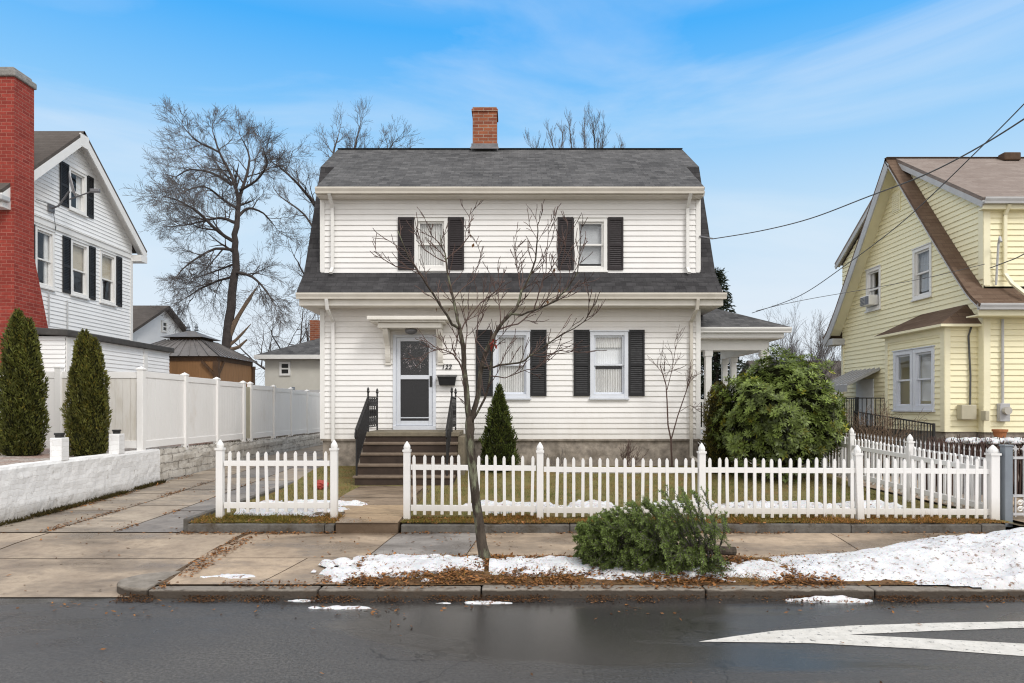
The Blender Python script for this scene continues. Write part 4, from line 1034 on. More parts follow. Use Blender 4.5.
# retaining wall of the left neighbour
WX = -7.5
rw = thing('retaining_wall', (WX-.1,11.8,.2), 'low white painted retaining wall with two square pillars beside the driveway', 'wall')
m = MB(); n = 70; y0, y1 = 9.35, 14.55; r4 = random.Random(9)
for i in range(n):
    a, b = y0+(y1-y0)*i/n, y0+(y1-y0)*(i+1)/n
    def wob(y, z): return WX+.014*noise.noise(V((y*2.2,z*3.5,0)))+.012*noise.noise(V((y*7,z*9,4)))
    zz = [.02,.12,.22,.32,.42,.52,.62,.72,.82,.91,.965]
    for z_, z2 in zip(zz, zz[1:]): m.poly((wob(a,z_),a,z_),(wob(b,z_),b,z_),(wob(b,z2),b,z2),(wob(a,z2),a,z2))
    ta, tb = 1.01+.008*noise.noise(V((a*2,0,0))), 1.01+.008*noise.noise(V((b*2,0,0)))
    m.poly((wob(a,.965),a,.965),(wob(b,.965),b,.965),(WX-.02,b,tb),(WX-.02,a,ta)); m.poly((WX-.02,a,ta),(WX-.02,b,tb),(WX-.27,b,tb),(WX-.27,a,ta)); m.poly((WX-.27,a,ta),(WX-.27,b,tb),(WX-.27,b,.02),(WX-.27,a,.02))
m.poly((WX,y0,.02),(WX,y0,.965),(WX-.02,y0,1.01),(WX-.27,y0,1.01),(WX-.27,y0,.02)); m.poly((WX,y1,.02),(WX,y1,.965),(WX-.02,y1,1.01),(WX-.27,y1,1.01),(WX-.27,y1,.02))
m.box(-30,WX-.272,9.36,9.6,.02,1.005)
m.build('wall', M['stucco'], rw, smooth=False)
for y in (11.48,13.14):
    m = MB(); m.box(WX-.205,WX-.005,y-.10,y+.10,1.0,1.385); p_ = m.build('pillar', M['stucco'], rw, bevel=.012)
    m = MB(); m.box(WX-.155,WX-.055,y-.05,y+.05,1.386,1.43); m.box(WX-.165,WX-.045,y-.06,y+.06,1.43,1.465); m.build('solar_lamp', M['black'], p_, bevel=.008)
sw = MB(); n = 26; y0, y1 = 14.56, 28.
for i in range(n):
    a, b = y0+(y1-y0)*i/n, y0+(y1-y0)*(i+1)/n
    h = lambda y: .985-.011*(y-14.5)
    f_ = lambda y, z: WX-.02+.05*noise.noise(V((y*1.6,z*3,2)))
    zz = [.1,.35,.6,.8]
    for z_, z2 in zip(zz, zz[1:]): sw.poly((f_(a,z_),a,z_),(f_(b,z_),b,z_),(f_(b,z2),b,z2),(f_(a,z2),a,z2))
    sw.poly((f_(a,.8),a,.8),(f_(b,.8),b,.8),(WX-.05,b,h(b)),(WX-.05,a,h(a))); sw.poly((WX-.05,a,h(a)),(WX-.05,b,h(b)),(WX-.32,b,h(b)),(WX-.32,a,h(a)))
o = sw.build('stone_wall', M['stonewall'], None, org=(WX,20,.2)); tag(o, 'old mortared stone wall under the white privacy fence along the driveway', 'wall')
# privacy fence
def vinyl_post(parent, x, y, z0, z1, w=.125):
    m = MB(); m.box(x-w/2,x+w/2,y-w/2,y+w/2,z0,z1); o = m.build('post', M['vinyl'], parent, bevel=.006)
    c_ = MB(); k = w*.58; c_.box(x-k,x+k,y-k,y+k,z1,z1+.025); c_.add([(x-k,y-k,z1+.025),(x+k,y-k,z1+.025),(x+k,y+k,z1+.025),(x-k,y+k,z1+.025),(x,y,z1+.075)], [(0,1,4),(1,2,4),(2,3,4),(3,0,4)]); c_.build('post_cap', M['vinyl'], o)
def vinyl_panel(parent, p, q, zb, zt, mat='vinyl'):
    p, q = V((p[0],p[1],0)), V((q[0],q[1],0)); d = (q-p).normalized(); L = (q-p).length; ang = math.atan2(d.y,d.x); nn = V((d.y,-d.x,0)); fr = Fr(p, d, nn)
    m = MB(); k = int(L/.152)
    for i in range(k): m.fbox(fr, L*i/k+.0025, L*(i+1)/k-.0025, -.011, .011+.001*(i%2), zb+.10, zt-.10)
    o = m.build('panel', M[mat], parent)
    for za, z2 in ((zt-.13,zt),(zb,zb+.15)): m = MB(); m.fbox(fr, 0, L, -.024, .025, za, z2); m.build('rail', M['vinyl'], o, bevel=.005)
vf = thing('privacy_fence', (-7.55,20,.9), 'tall white vinyl privacy fence running back along the driveway', 'fence')
FXv = -7.60
ys = [14.0,15.86,17.58,19.3,19.82,21.75,23.45,25.3,27.2]
zf_ = lambda y: 2.66-.016*(y-14)
for y in ys: vinyl_post(vf, FXv, y, .9, zf_(y))
for a, b in zip(ys, ys[1:]):
    if b-a < .9:
        m = MB(); m.box(FXv-.02,FXv+.02,a+.06,b-.06,1.0,zf_(a)-.1); m.build('filler_board', M['beige'], vf)
    else: vinyl_panel(vf, (FXv,a+.06), (FXv,b-.06), 1.05-.012*(a-14), zf_(a)-.02)
vg = thing('privacy_fence', (-10.5,14,.9), 'white vinyl privacy fence facing the street behind the two clipped evergreens', 'fence')
xs = [FXv,-9.28,-11.0,-12.8,-14.6,-16.4]
for x in xs[1:]: vinyl_post(vg, x, 14.0, .9, 2.70)
for i, (a, b) in enumerate(zip(xs, xs[1:])): vinyl_panel(vg, (b+.06,14.0), (a-.06,14.0), 1.06, 2.62, 'fence_old' if i == 0 else 'vinyl')

# ================================================================== BACKGROUND BUILDINGS
gz = thing('gazebo', (-12,25.7,1.), 'brown wooden gazebo with two-tier grey metal roof behind the white privacy fence', 'gazebo')
gx0, gx1, gy0, gy1 = -13.7, -10.42, 24.1, 27.4
m = MB()
def hip(m, x0, x1, y0, y1, z0, ix, iy, z1):
    a = [(x0,y0,z0),(x1,y0,z0),(x1,y1,z0),(x0,y1,z0)]; b = [(x0+ix,y0+iy,z1),(x1-ix,y0+iy,z1),(x1-ix,y1-iy,z1),(x0+ix,y1-iy,z1)]
    for i in range(4): j = (i+1)%4; m.poly(a[i],a[j],b[j],b[i])
    m.poly(*b); m.poly(*a[::-1]); return a, b
a, b = hip(m, gx0-.15,gx1+.15,gy0-.15,gy1+.15,3.69,1.15,1.1,4.36)
o = m.build('roof', M['metal_roof'], gz)
m = MB()
for i in range(4):
    j = (i+1)%4
    for k in range(0,11): t_ = k/10; m.beam(V(a[i]).lerp(V(a[j]),t_)+V((0,0,.02)), V(b[i]).lerp(V(b[j]),t_)+V((0,0,.02)), .035,.03)
m.build('roof_rib', M['metal_roof'], o)
m = MB(); m.box(gx0+1.1,gx1-1.1,gy0+1.05,gy1-1.05,4.36,4.46); m.build('clerestory', M['wood_dark'], gz)
m = MB(); hip(m, gx0+.85,gx1-.85,gy0+.8,gy1-.8,4.46,.7,.75,4.76); cp = m.build('cupola_roof', M['metal_roof'], gz)
for fx in (-12.2,-11.9):
    m = MB(); m.lathe([(.06,0),(.09,.04),(.05,.10),(.08,.16),(.04,.22),(.01,.30)], (fx,25.75,4.76), 8); m.build('finial', M['spruce'] if False else M['greypaint'], cp)
m = MB(); m.box(gx0,gx1,gy0,gy0+.04,2.1,3.53); m.box(gx1-.04,gx1,gy0+.041,gy1,2.1,3.53); m.build('wall_panel', M['wood'], gz)
m = MB(); m.box(gx0-.02,gx1+.02,gy0-.03,gy0+.07,3.53,3.685); m.box(gx1-.06,gx1+.022,gy0+.072,gy1,3.53,3.685); m.build('beam', M['wood_dark'], gz)
for (x, y) in ((gx0,gy0),(gx1,gy0),(gx1,gy1),(gx0,gy1)):
    m = MB(); m.box(x-.10,x+.08,y-.08,y+.10,.95,3.52); m.build('post', M['wood_dark'], gz)
    m = MB(); m.beam((x-.06,y-.05,3.05),(x-.5,y-.05,3.52),.08,.08) if y == gy0 and x == gx1 else m.beam((x,y,3.42),(x,y,3.52),.2,.2); m.beam((x+.03,y+.05,3.05),(x+.03,y+.5,3.52),.08,.08) if y == gy0 else None; m.build('brace', M['wood_dark'], gz)

def small_house(x0,x1,y0,y1,zb,ze,zr,axis,mw,mr,label,wins=(),chim=None,hipr=False):
    t_ = thing('house', ((x0+x1)/2,(y0+y1)/2,zb), label, 'house', None)
    m = MB(); m.box(x0,x1,y0,y1,zb-.5,ze); 
    if axis == 'x' and not hipr:
        ym = (y0+y1)/2
        for x in (x0,x1): m.poly((x,y0,ze),(x,y1,ze),(x,ym,zr-.12))
    m.build('wall', M[mw], t_)
    m = MB()
    if hipr: hip(m, x0-.35,x1+.35,y0-.35,y1+.35,ze,(x1-x0)*.42,(y1-y0)*.48,zr)
    else:
        ym = (y0+y1)/2; o_ = .35; dz = (zr-ze)/(ym-y0)*o_
        for s_ in (0,1):
            y_ = y0-o_ if not s_ else y1+o_
            m.slab([(y_,ze-dz),(ym,zr)], x0-.3, x1+.3, .12)
    rf = m.build('roof', M[mr], t_)
    m = MB()
    if hipr: m.box(x0-.36,x1+.36,y0-.36,y0-.33,ze-.16,ze+.02); m.box(x1+.33,x1+.36,y0-.32,y1+.36,ze-.16,ze+.02); m.box(x0-.36,x0-.33,y0-.32,y1+.36,ze-.16,ze+.02)
    else: m.box(x0-.3,x1+.3,y0-o_-.03,y0-o_,ze-dz-.18,ze-dz)
    m.build('fascia', M['trim'], t_)
    for (fr, u0, u1, za, zb_) in wins:
        m = MB(); c_ = .09
        m.fbox(fr,u0,u1,0.002,.06,za,za+c_); m.fbox(fr,u0,u1,0.002,.06,zb_-c_,zb_); m.fbox(fr,u0,u0+c_,.002,.06,za+c_,zb_-c_); m.fbox(fr,u1-c_,u1,.002,.06,za+c_,zb_-c_); m.fbox(fr,u0+c_,u1-c_,.002,.055,(za+zb_)/2-.03,(za+zb_)/2+.03)
        w = m.build('window', M['trim'], t_)
        m = MB(); m.fbox(fr,u0+c_,u1-c_,.003,.012,za+c_,zb_-c_); m.build('pane', M['black'], w)
    if chim:
        m = MB(); m.box(*chim); m.build('chimney', M['brick'], rf)
    return t_
fr = Fr((0,30.,0),(1,0,0),(0,-1,0))
small_house(-10.85,-1.5,30.,37,.6,4.15,5.75,'x','cream','shingle','small cream house with grey hip roof behind the end of the driveway', [(fr,-10.2,-9.72,3.28,3.88)], (-9.42,-9.0,31.8,32.4,4.6,5.95), hipr=True)
fr = Fr((-17.,0,0),(0,1,0),(1,0,0))
small_house(-27,-17.,29.0,37.6,.6,4.75,6.85,'x','siding_left','shingle_grey','small white gabled house far behind the left house and gazebo', [(fr,33.0,33.7,4.0,4.9),(fr,30.5,31.2,4.0,4.9),(fr,33.1,33.6,5.55,6.1)])
small_house(17.,26.,45,52,.6,3.4,5.2,'x','siding_left','shingle_grey','distant white house with grey roof between the bush and the yellow house', [(Fr((0,45.,0),(1,0,0),(0,-1,0)),18.,18.9,2.0,3.2),(Fr((0,45.,0),(1,0,0),(0,-1,0)),20.,20.9,2.0,3.2)])
bf = thing('board_fence', (-8,28.6,.4), 'weathered grey board fence across the far end of the driveway', 'fence')
m = MB()
for i in range(24): x = -9.9+i*.2; m.box(x,x+.19,28.6+.004*(i%2),28.63,.4,2.62+.0*i)
m.build('board', M['rake_grey'], bf)
for i in range(3):
    m = MB(); m.box(-9.2+i*1.9,-9.08+i*1.9,28.52,28.598,.4,2.74); m.build('post', M['greypaint'], bf)
# ================================================================== BARE TREES
def rv(r_, s=1.): return V((r_.gauss(0,s),r_.gauss(0,s),r_.gauss(0,s)))
def grow(big, fine, p, d, L, r, depth, r_, up=.10, spread=.75, thin=.02, ratio=.66, kids=(3,5)):
    n = 5 if depth > 1 else 4; pts = [V(p)]; d = V(d).normalized(); rad = [r]
    for i in range(n):
        d = (d+rv(r_,.13)+V((0,0,up*.35))).normalized(); pts.append(pts[-1]+d*(L/n)); rad.append(max(.004,r*(1-.62*(i+1)/n)))
    if depth == 0: rad[-1] = .004
    (big if r > thin else fine).tube(pts, rad, 6 if r > .06 else (4 if r > .02 else 3), cap=False)
    if depth <= 0: return
    k = r_.randint(*kids)
    for i in range(k):
        t_ = .3+.7*(i+r_.random()*.8)/k; t_ = min(t_,.98); j = min(n-1,int(t_*n)); q = pts[j].lerp(pts[j+1],t_*n-j)
        ax = (pts[j+1]-pts[j]).normalized(); pd = (rv(r_)).normalized(); pd = (pd-ax*pd.dot(ax)).normalized()
        nd = (ax+pd*spread*r_.uniform(.6,1.4)+V((0,0,up))).normalized()
        grow(big, fine, q, nd, L*ratio*r_.uniform(.7,1.15), max(.005,r*(1-.6*t_)*.68), depth-1, r_, up, spread, thin, ratio, kids)
    grow(big, fine, pts[-1], d, L*ratio, max(.005,r*.38), depth-1, r_, up, spread, thin, ratio, kids)

def limb(big, fine, pts, r0, r1, r_, depth, L, up=.08, dens=1.0, spread=.8, thin=.02, kids=(3,4), start=.15):
    """traced limb with procedural side branches"""
    pts = [V(p) for p in pts]; fin = [pts[0]]
    for i in range(len(pts)-1):
        a = pts[max(i-1,0)]; b, c_ = pts[i], pts[i+1]; e = pts[min(i+2,len(pts)-1)]
        for s_ in (1/3,2/3,1):
            fin.append(.5*((2*b)+(c_-a)*s_+(2*a-5*b+4*c_-e)*s_*s_+(3*b-a-3*c_+e)*s_**3)+rv(r_,.012*(pts[0]-pts[-1]).length/6))
    m_ = len(fin); rad = [r0+(r1-r0)*(i/(m_-1))**.85 for i in range(m_)]
    big.tube(fin, rad, 10 if r0 > .12 else (8 if r0 > .04 else 5), cap=True)
    tot = sum((b-a).length for a, b in zip(fin, fin[1:])); k = max(2,int(tot/L*2.2*dens))
    for i in range(k):
        t_ = start+(1-start)*(i+r_.random())/k; j = min(m_-2,int(t_*(m_-1))); q = fin[j].lerp(fin[j+1], t_*(m_-1)-j)
        ax = (fin[j+1]-fin[j]).normalized(); pd = rv(r_).normalized(); pd = (pd-ax*pd.dot(ax)).normalized()
        nd = (ax*.8+pd*spread+V((0,0,up))).normalized(); rr = rad[j]*.55
        grow(big, fine, q, nd, L*r_.uniform(.6,1.2)*(1-.35*t_), max(.006,min(rr,.05*L)), depth, r_, up, spread, thin, .64, kids)
    if depth >= 0 and r1 < .1: grow(big, fine, fin[-1], (fin[-1]-fin[-2]), L*.8, r1, depth, r_, up, spread, thin, .64, kids)

def tree(name, loc, label, group=None): return thing(name, loc, label, 'tree', group)

# big bare tree left of the house
r_ = random.Random(21); YD = 28.
def A(pl, dy=0): return [at(130+(245+(x-245)*.86)/2.357, 90+(y if y > 430 else 430+(y-430)*.90)/2.357, YD+dy*i/max(1,len(pl)-1)) for i,(x,y) in enumerate(pl)]
big, fine = MB(), MB()
bt = tree('bare_tree', at(226,405,YD), 'tall dark bare tree with a wide crown and split limb standing behind the gazebo')
limb(big, fine, [at(222,420,YD),at(224,372,YD)]+A([(232,545),(243,460),(250,400),(247,350),(254,290),(258,240)]), .23, .085, r_, 1, 1.2, dens=.12, start=.5)
LM = dict(depth=3, L=1.12, thin=.03, kids=(4,5), dens=1.45)
for pl, r0, dy in (([(258,240),(240,180),(205,115),(190,70)],.15,0),([(258,240),(275,190),(288,130),(270,85)],.14,1.),
      ([(247,350),(205,325),(150,275),(100,245),(70,235)],.15,-2),([(252,300),(205,288),(140,300),(80,310)],.13,2),([(246,372),(195,368),(140,395),(100,425)],.12,-1.5),
      ([(243,440),(205,448),(150,470),(115,490)],.11,1.5),([(255,285),(285,262),(325,275),(350,300)],.12,1),([(250,430),(295,440),(330,470),(352,500)],.12,-2),
      ([(238,200),(185,170),(125,160),(85,180)],.11,2),([(205,115),(155,92),(130,75)],.08,-1),([(262,215),(305,190),(335,150),(330,120)],.10,-2.),([(240,410),(185,430),(130,445)],.08,3),
      ([(256,265),(210,235),(165,205),(120,215)],.10,-3.)):
    limb(big, fine, A(pl,dy), r0*.58, .022, r_, up=-.02 if pl[-1][1] > 350 else .06, **LM)
for x in range(10):   # short shoots low on the crown
    pass
big.build('trunk', M['bark_far'], bt, uv=False); fine.build('crown', M['twig'], bt, uv=False)
sp = MB(); sp.tube(A([(228,592),(243,556),(256,535),(268,518),(281,500),(296,480),(311,462)]), [.10,.11,.085,.075,.08,.05,.015], 6); sp.tube(A([(232,602),(252,588),(270,572),(292,551)]), [.07,.06,.05,.012], 6); sp.tube(A([(236,612),(258,606),(281,588)]), [.09,.07,.03], 6)
sp.build('broken_limb', M['split_wood'], bt, uv=False)
# tree behind the left end of the white house
r_ = random.Random(5); YD2 = 33.; big, fine = MB(), MB()
B2 = lambda pl, dy=0: [at(x, y, YD2+dy*i) for i,(x,y) in enumerate(pl)]
t2 = tree('bare_tree', at(350,405,YD2), 'bare tree rising behind the left end of the white house roof')
limb(big, fine, B2([(350,420),(350,330),(348,255),(346,210)]), .30, .15, r_, 0, 1., dens=.1)
for pl, r0 in (([(346,225),(328,224),(310,198),(294,180),(278,166)],.14),([(346,210),(338,180),(333,155),(338,138)],.13),([(346,215),(362,188),(378,165),(390,148)],.13),([(348,250),(325,245),(305,215),(285,200)],.10),([(346,205),(350,175),(354,150),(358,135)],.12),([(347,235),(370,210),(388,185),(396,170)],.11),([(349,280),(325,290),(308,280),(298,262)],.10)):
    limb(big, fine, B2(pl,r_.uniform(-.8,.8)), r0*.85, .03, r_, 3, 1.15, up=.14, dens=.8, thin=.03)
big.build('trunk', M['bark_far'], t2, uv=False); fine.build('crown', M['twig'], t2, uv=False)
# smaller generated trees
def bare(x, y, Y, H, seed, label, depth=4, spread=.7, up=.2, lean=(0,0), r0=None, group=None, zb=None):
    r_ = random.Random(seed); b = at(x,y,Y); b.z = .3 if zb is None else zb; big, fine = MB(), MB()
    t_ = tree('bare_tree', b, label, group); r0 = r0 or H*.018
    p1 = b+V((lean[0]*.3,lean[1]*.3,H*.30))
    big.tube([b,b.lerp(p1,.5)+rv(r_,.04),p1], [r0,r0*.85,r0*.75], 7)
    for i in range(4):
        an = i*1.57+r_.random(); d = V((math.cos(an)*spread*.6+lean[0]*.1,math.sin(an)*spread*.6,1))
        grow(big, fine, p1-V((0,0,H*.05*i)), d, H*.30*r_.uniform(.8,1.1), r0*.55, depth, r_, up, spread, .03, .66, (3,4))
    big.build('trunk', M['bark_far'], t_, uv=False); fine.build('crown', M['twig'], t_, uv=False); return t_
r_ = random.Random(55); big, fine = MB(), MB()
t3 = tree('bare_tree', at(576,405,34.), 'bare tree whose fine upper twigs show above the middle of the house roof')
limb(big, fine, [at(576,410,34),at(577,330,34),at(577,240,34.)], .26, .14, r_, 0, 1., dens=.1)
for pl, dy in (([(577,240),(562,190),(545,155),(534,140)],-1.),([(577,240),(570,185),(556,145),(550,126)],.5),([(577,240),(577,180),(572,140),(570,120)],0),([(577,240),(584,180),(585,140),(584,114)],1.),([(577,240),(592,190),(600,150),(603,124)],-.6),([(577,245),(600,200),(614,160),(620,138)],.8),([(577,240),(566,180),(560,150),(563,122)],1.6),([(577,240),(588,185),(595,145),(593,118)],-1.6)):
    limb(big, fine, [at(x,y+(10 if k > 1 else 0),34.+dy*k) for k,(x,y) in enumerate(pl)], .05, .014, r_, 2, .70, up=.35, dens=1.2, thin=.03, spread=.55, kids=(2,4))
big.build('trunk', M['bark_far'], t3, uv=False); fine.build('crown', M['twig'], t3, uv=False)
bare(296,400,41.,12.5,8,'low spreading bare tree behind the small cream house', depth=4, spread=1.1, up=.03)
bare(803,400,38.,7.4,12,'bare tree with upright twigs between the porch and the yellow house', depth=4, spread=.7)
bare(824,400,34.,6.6,14,'slender bare tree closest to the far corner of the yellow house', depth=4, spread=.65)
bare(782,400,42.,6.8,15,'small hazy bare tree just above the rhododendron', depth=4, spread=.8)

# ================================================================== STREET TREE (traced limb by limb)
r_ = random.Random(11); big, fine = MB(), MB(); Y0 = 7.85
stree = tree('young_tree', (at(484,558,Y0).x,Y0,.14), 'slim leafless young tree on the planting strip in front of the white house')
def T(pl, y0=0., y1=0.): return [at(x,y,Y0+y0+(y1-y0)*i/max(1,len(pl)-1)) for i,(x,y) in enumerate(pl)]
big.tube([V(p) for p in T([(487,566),(484.5,556),(482,545),(479.5,525),(476.5,505),(474.3,485),(472,462),(470,440),(469,425),(469.5,416)])], [.085,.068,.060,.056,.054,.052,.051,.050,.047,.040], 14)
def br(pl, r0, r1, y0=0., y1=0., twigs=5, L=.26, up=.2):
    twigs = int(twigs*1.6)
    P = T(pl,y0,y1); fin = [P[0]]
    for a, b in zip(P, P[1:]): fin += [a.lerp(b,.5)+rv(r_,.006), b]
    n_ = len(fin); r0 *= .77; r1 *= .85; rad = [r0+(r1-r0)*i/(n_-1) for i in range(n_)]; (big if r0 > .011 else fine).tube(fin, rad, 8 if r0 > .02 else 5)
    for i in range(twigs):
        t_ = .25+.75*(i+r_.random())/twigs; j = min(n_-2,int(t_*(n_-1))); q = fin[j].lerp(fin[j+1],t_*(n_-1)-j); ax = (fin[j+1]-fin[j]).normalized()
        pd = rv(r_).normalized(); pd = (pd-ax*pd.dot(ax)).normalized()
        grow(big, fine, q, ax*.9+pd*.75+V((0,0,up)), L*r_.uniform(.5,1.2), min(.0075,rad[j]*.6), 1, r_, .15, .6, .011, .55, (1,3))
br([(470.5,436),(469,418),(467,398),(465,377),(464,359),(461,336),(459.5,329)],.050,.028,0,-.02,3)
br([(459.5,329),(452,324.5),(440,305),(427.7,286),(417,270),(408,256),(398,231)],.024,.006,-.02,-.35,6)
br([(417,270),(396,266.5),(384,259.5),(375,252)],.010,.004,-.25,-.4,3,.2)
br([(460,330),(457.6,321),(453,298),(449,280.6),(446,259.5),(441.8,247),(440,235)],.026,.006,0,.2,6)
br([(446,259.5),(461,247),(470,235),(469,222),(471.5,208)],.011,.004,.15,.25,4,.22)
br([(446,262),(434,256),(424,249),(416,240)],.010,.004,.12,.1,4,.22)
br([(442,248),(432,236),(427,226)],.008,.004,.17,.1,3,.15)
br([(461,332),(464.6,323),(480.5,303),(494,293)],.013,.006,0,.3,4,.25)
br([(453,300),(463,288),(472,281),(480,262),(483,246)],.009,.004,.1,.4,3,.22)
br([(464,362),(466,340),(467,326),(463,308)],.011,.005,.05,.3,3,.2)
br([(464,376),(459,362),(453.4,354),(443,349.5),(432,346)],.014,.005,-.02,-.35,5,.22)
br([(440,349),(430,352),(420,358)],.007,.004,-.3,-.4,2,.15)
br([(470.5,436),(471.2,422),(473,413),(478,396),(479.8,377),(485,354),(495.6,333)],.048,.028,.0,.1,3)
br([(495.6,333),(502,323),(516,308.7),(521.5,291),(528.5,279),(535.6,259.5),(538,231),(538.5,222)],.029,.005,.1,.2,8)
br([(521.5,291),(519,278),(516,265),(513.6,236.6)],.011,.004,.15,.45,5,.22)
br([(512,314),(522,315),(534,310.5),(556.7,300),(567,289),(577.7,272),(580,255),(581,236.6)],.018,.005,.1,-.25,8)
br([(534,310.5),(537,300),(541,286),(546,272),(547,250),(548,219)],.011,.004,.05,.0,6,.22)
br([(546,276),(553,266),(558,258),(562,246),(566,236)],.008,.004,.0,-.05,3,.18)
br([(556,300),(560,285),(560,270),(565,250),(568,222)],.008,.004,-.1,-.3,4,.2)
br([(471,424),(476,415),(485,398),(489.4,380),(491,362),(494,345),(497,325)],.021,.008,0,-.3,4,.25)
br([(483,367),(490,366),(499,365),(518,363),(530,355.7),(545,346),(565,333),(585,321),(597,300)],.019,.005,.05,-.35,9,.3)
br([(530,355),(545,357),(560,350),(578,352)],.009,.004,-.1,-.3,4,.22)
br([(498,330),(504,327.6),(518,324),(530,313.5),(548,305),(566,296),(580,280)],.014,.005,.1,.5,6,.28)
br([(490,376),(505,378),(520,372),(535,369),(548,358)],.010,.004,.02,.3,5,.22)
br([(486,352),(476,340),(478,318),(489,292),(492,275)],.011,.004,.05,.5,4,.22)
br([(500,327),(500,310),(498,292),(505,270)],.010,.004,.1,.35,4,.2)
big.build('trunk', M['bark'], stree, smooth=True); fine.build('crown', M['twig_red'], stree)
lv = [(470,234),(474,243),(450,308),(436,307),(558,289),(555,268),(398,228),(548,300)]
P = np.array([tuple(at(x,y,Y0+.1)) for x,y in lv]); D_ = np.array([(r_.gauss(0,.5),r_.gauss(0,.5),-1) for _ in lv])
leaf_mesh('withered_leaves', M['leaf'], stree, P, D_, .06, .035, np.full(len(lv),.45))
rt = MB(); c_ = at(493,343,Y0+.02)
for i in range(5): d = rv(r_,1).normalized(); rt.poly(c_, c_+d*.05+V((.02,-.01,0)), c_+d*.09-V((0,0,.03)), c_+d*.05-V((.02,.01,0)))
rt.tube([c_+V((-.035,-.03,-.02)),c_+V((0,-.045,.01)),c_+V((.035,-.03,0)),c_+V((.03,.03,.01))], .008, 5)
o = rt.build('ribbon', M['red'], None, org=c_); tag(o, 'small red ribbon tied in the fork of the young street tree', 'ribbon')

# ================================================================== EVERGREENS
def thuja(x, y, z, h, r, seed, label, n=9000, prof=None, col=(1,1,1), double=False, group=None, name='evergreen_shrub'):
    g = np.random.default_rng(seed); t_ = thing(name, (x,y,z), label, 'shrub', group)
    prof = prof or [(0,.72),(.08,.92),(.25,1.0),(.5,.92),(.7,.74),(.85,.50),(.95,.26),(1,.05)]
    hx = [p[0] for p in prof]; rx = [p[1] for p in prof]
    ph = g.uniform(0,6.28,6)
    def lump(a, q): return 1+.09*np.sin(3*a+ph[0]+q*7)+.09*np.sin(5*a+ph[1]-q*13)+.08*np.sin(2*a+ph[2]+q*23)+.07*np.sin(9*a+q*40)+.06*np.sin(7*a-q*61)
    def pts(n, hh, ox, scale):
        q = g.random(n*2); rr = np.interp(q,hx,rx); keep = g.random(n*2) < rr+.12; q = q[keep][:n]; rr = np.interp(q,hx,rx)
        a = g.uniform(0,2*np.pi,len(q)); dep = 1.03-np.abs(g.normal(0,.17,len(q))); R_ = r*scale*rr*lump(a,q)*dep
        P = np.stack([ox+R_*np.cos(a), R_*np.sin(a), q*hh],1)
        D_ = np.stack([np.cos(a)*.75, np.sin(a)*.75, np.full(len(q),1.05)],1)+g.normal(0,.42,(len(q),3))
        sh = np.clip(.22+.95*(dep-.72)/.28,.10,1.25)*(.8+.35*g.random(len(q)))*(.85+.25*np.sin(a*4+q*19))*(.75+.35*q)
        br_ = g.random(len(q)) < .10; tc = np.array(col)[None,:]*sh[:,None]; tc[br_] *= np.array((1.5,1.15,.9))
        return P, D_, tc
    parts_ = [pts(n, h, -.22*r if double else 0, .86 if double else 1.)]
    if double: parts_.append(pts(int(n*.8), h*.94, .34*r, .72))
    P = np.concatenate([p[0] for p in parts_]); D_ = np.concatenate([p[1] for p in parts_]); tc = np.concatenate([p[2] for p in parts_])
    s_ = max(.05, r*.19)
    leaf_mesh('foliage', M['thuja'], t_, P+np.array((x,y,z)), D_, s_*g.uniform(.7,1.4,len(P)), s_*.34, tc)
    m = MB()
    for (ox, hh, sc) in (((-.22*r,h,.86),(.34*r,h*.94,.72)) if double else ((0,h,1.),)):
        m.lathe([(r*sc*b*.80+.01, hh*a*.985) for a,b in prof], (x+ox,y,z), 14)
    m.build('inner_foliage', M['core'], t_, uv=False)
    m = MB(); m.tube([(x,y,z-.1),(x,y,z+h*.3)], .05, 7); m.build('trunk', M['bark_far'], t_, uv=False); return t_
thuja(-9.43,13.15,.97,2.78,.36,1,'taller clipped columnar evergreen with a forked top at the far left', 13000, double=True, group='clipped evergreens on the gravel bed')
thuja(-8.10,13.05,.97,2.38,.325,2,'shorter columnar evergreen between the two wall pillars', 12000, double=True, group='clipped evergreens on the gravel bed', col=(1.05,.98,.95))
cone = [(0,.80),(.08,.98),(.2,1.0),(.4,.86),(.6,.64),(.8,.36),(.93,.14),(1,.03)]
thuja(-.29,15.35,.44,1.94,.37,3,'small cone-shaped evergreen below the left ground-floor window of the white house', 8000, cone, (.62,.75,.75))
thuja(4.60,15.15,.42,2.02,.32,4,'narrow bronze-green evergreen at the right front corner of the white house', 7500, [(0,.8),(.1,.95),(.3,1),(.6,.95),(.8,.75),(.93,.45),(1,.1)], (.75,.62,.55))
# dark spruce behind the porch
g = np.random.default_rng(31); sx, sy_, sz = at(716,400,26.).x, 26., .3; H = 6.9
sc = tree('spruce', (sx,sy_,sz), 'dark spruce whose pointed top shows behind the right end of the house')
m = MB(); m.tube([(sx,sy_,sz),(sx,sy_,sz+H)], [.16,.015], 7); m.build('trunk', M['bark_far'], sc, uv=False)
Ps, Ds, Ts = [], [], []
for i in range(190):
    q = .06+.93*(i/190); R_ = 1.65*(1-q)**.85+.12; a = i*2.4+g.normal(0,.3); n_ = int(24+110*(R_/1.7)); s_ = np.sort(g.random(n_))
    px_ = s_*R_; z_ = sz+H*q-px_*.18+.10*px_**2
    w_ = g.normal(0,.10,n_)*(.5+s_)
    Ps.append(np.stack([sx+px_*math.cos(a)-w_*math.sin(a), sy_+px_*math.sin(a)+w_*math.cos(a), z_+g.normal(0,.03,n_)],1))
    Ds.append(np.stack([np.full(n_,math.cos(a)), np.full(n_,math.sin(a)), np.full(n_,.1)],1)+g.normal(0,.5,(n_,3))); Ts.append(.45+.6*s_*g.random(n_)+.2)
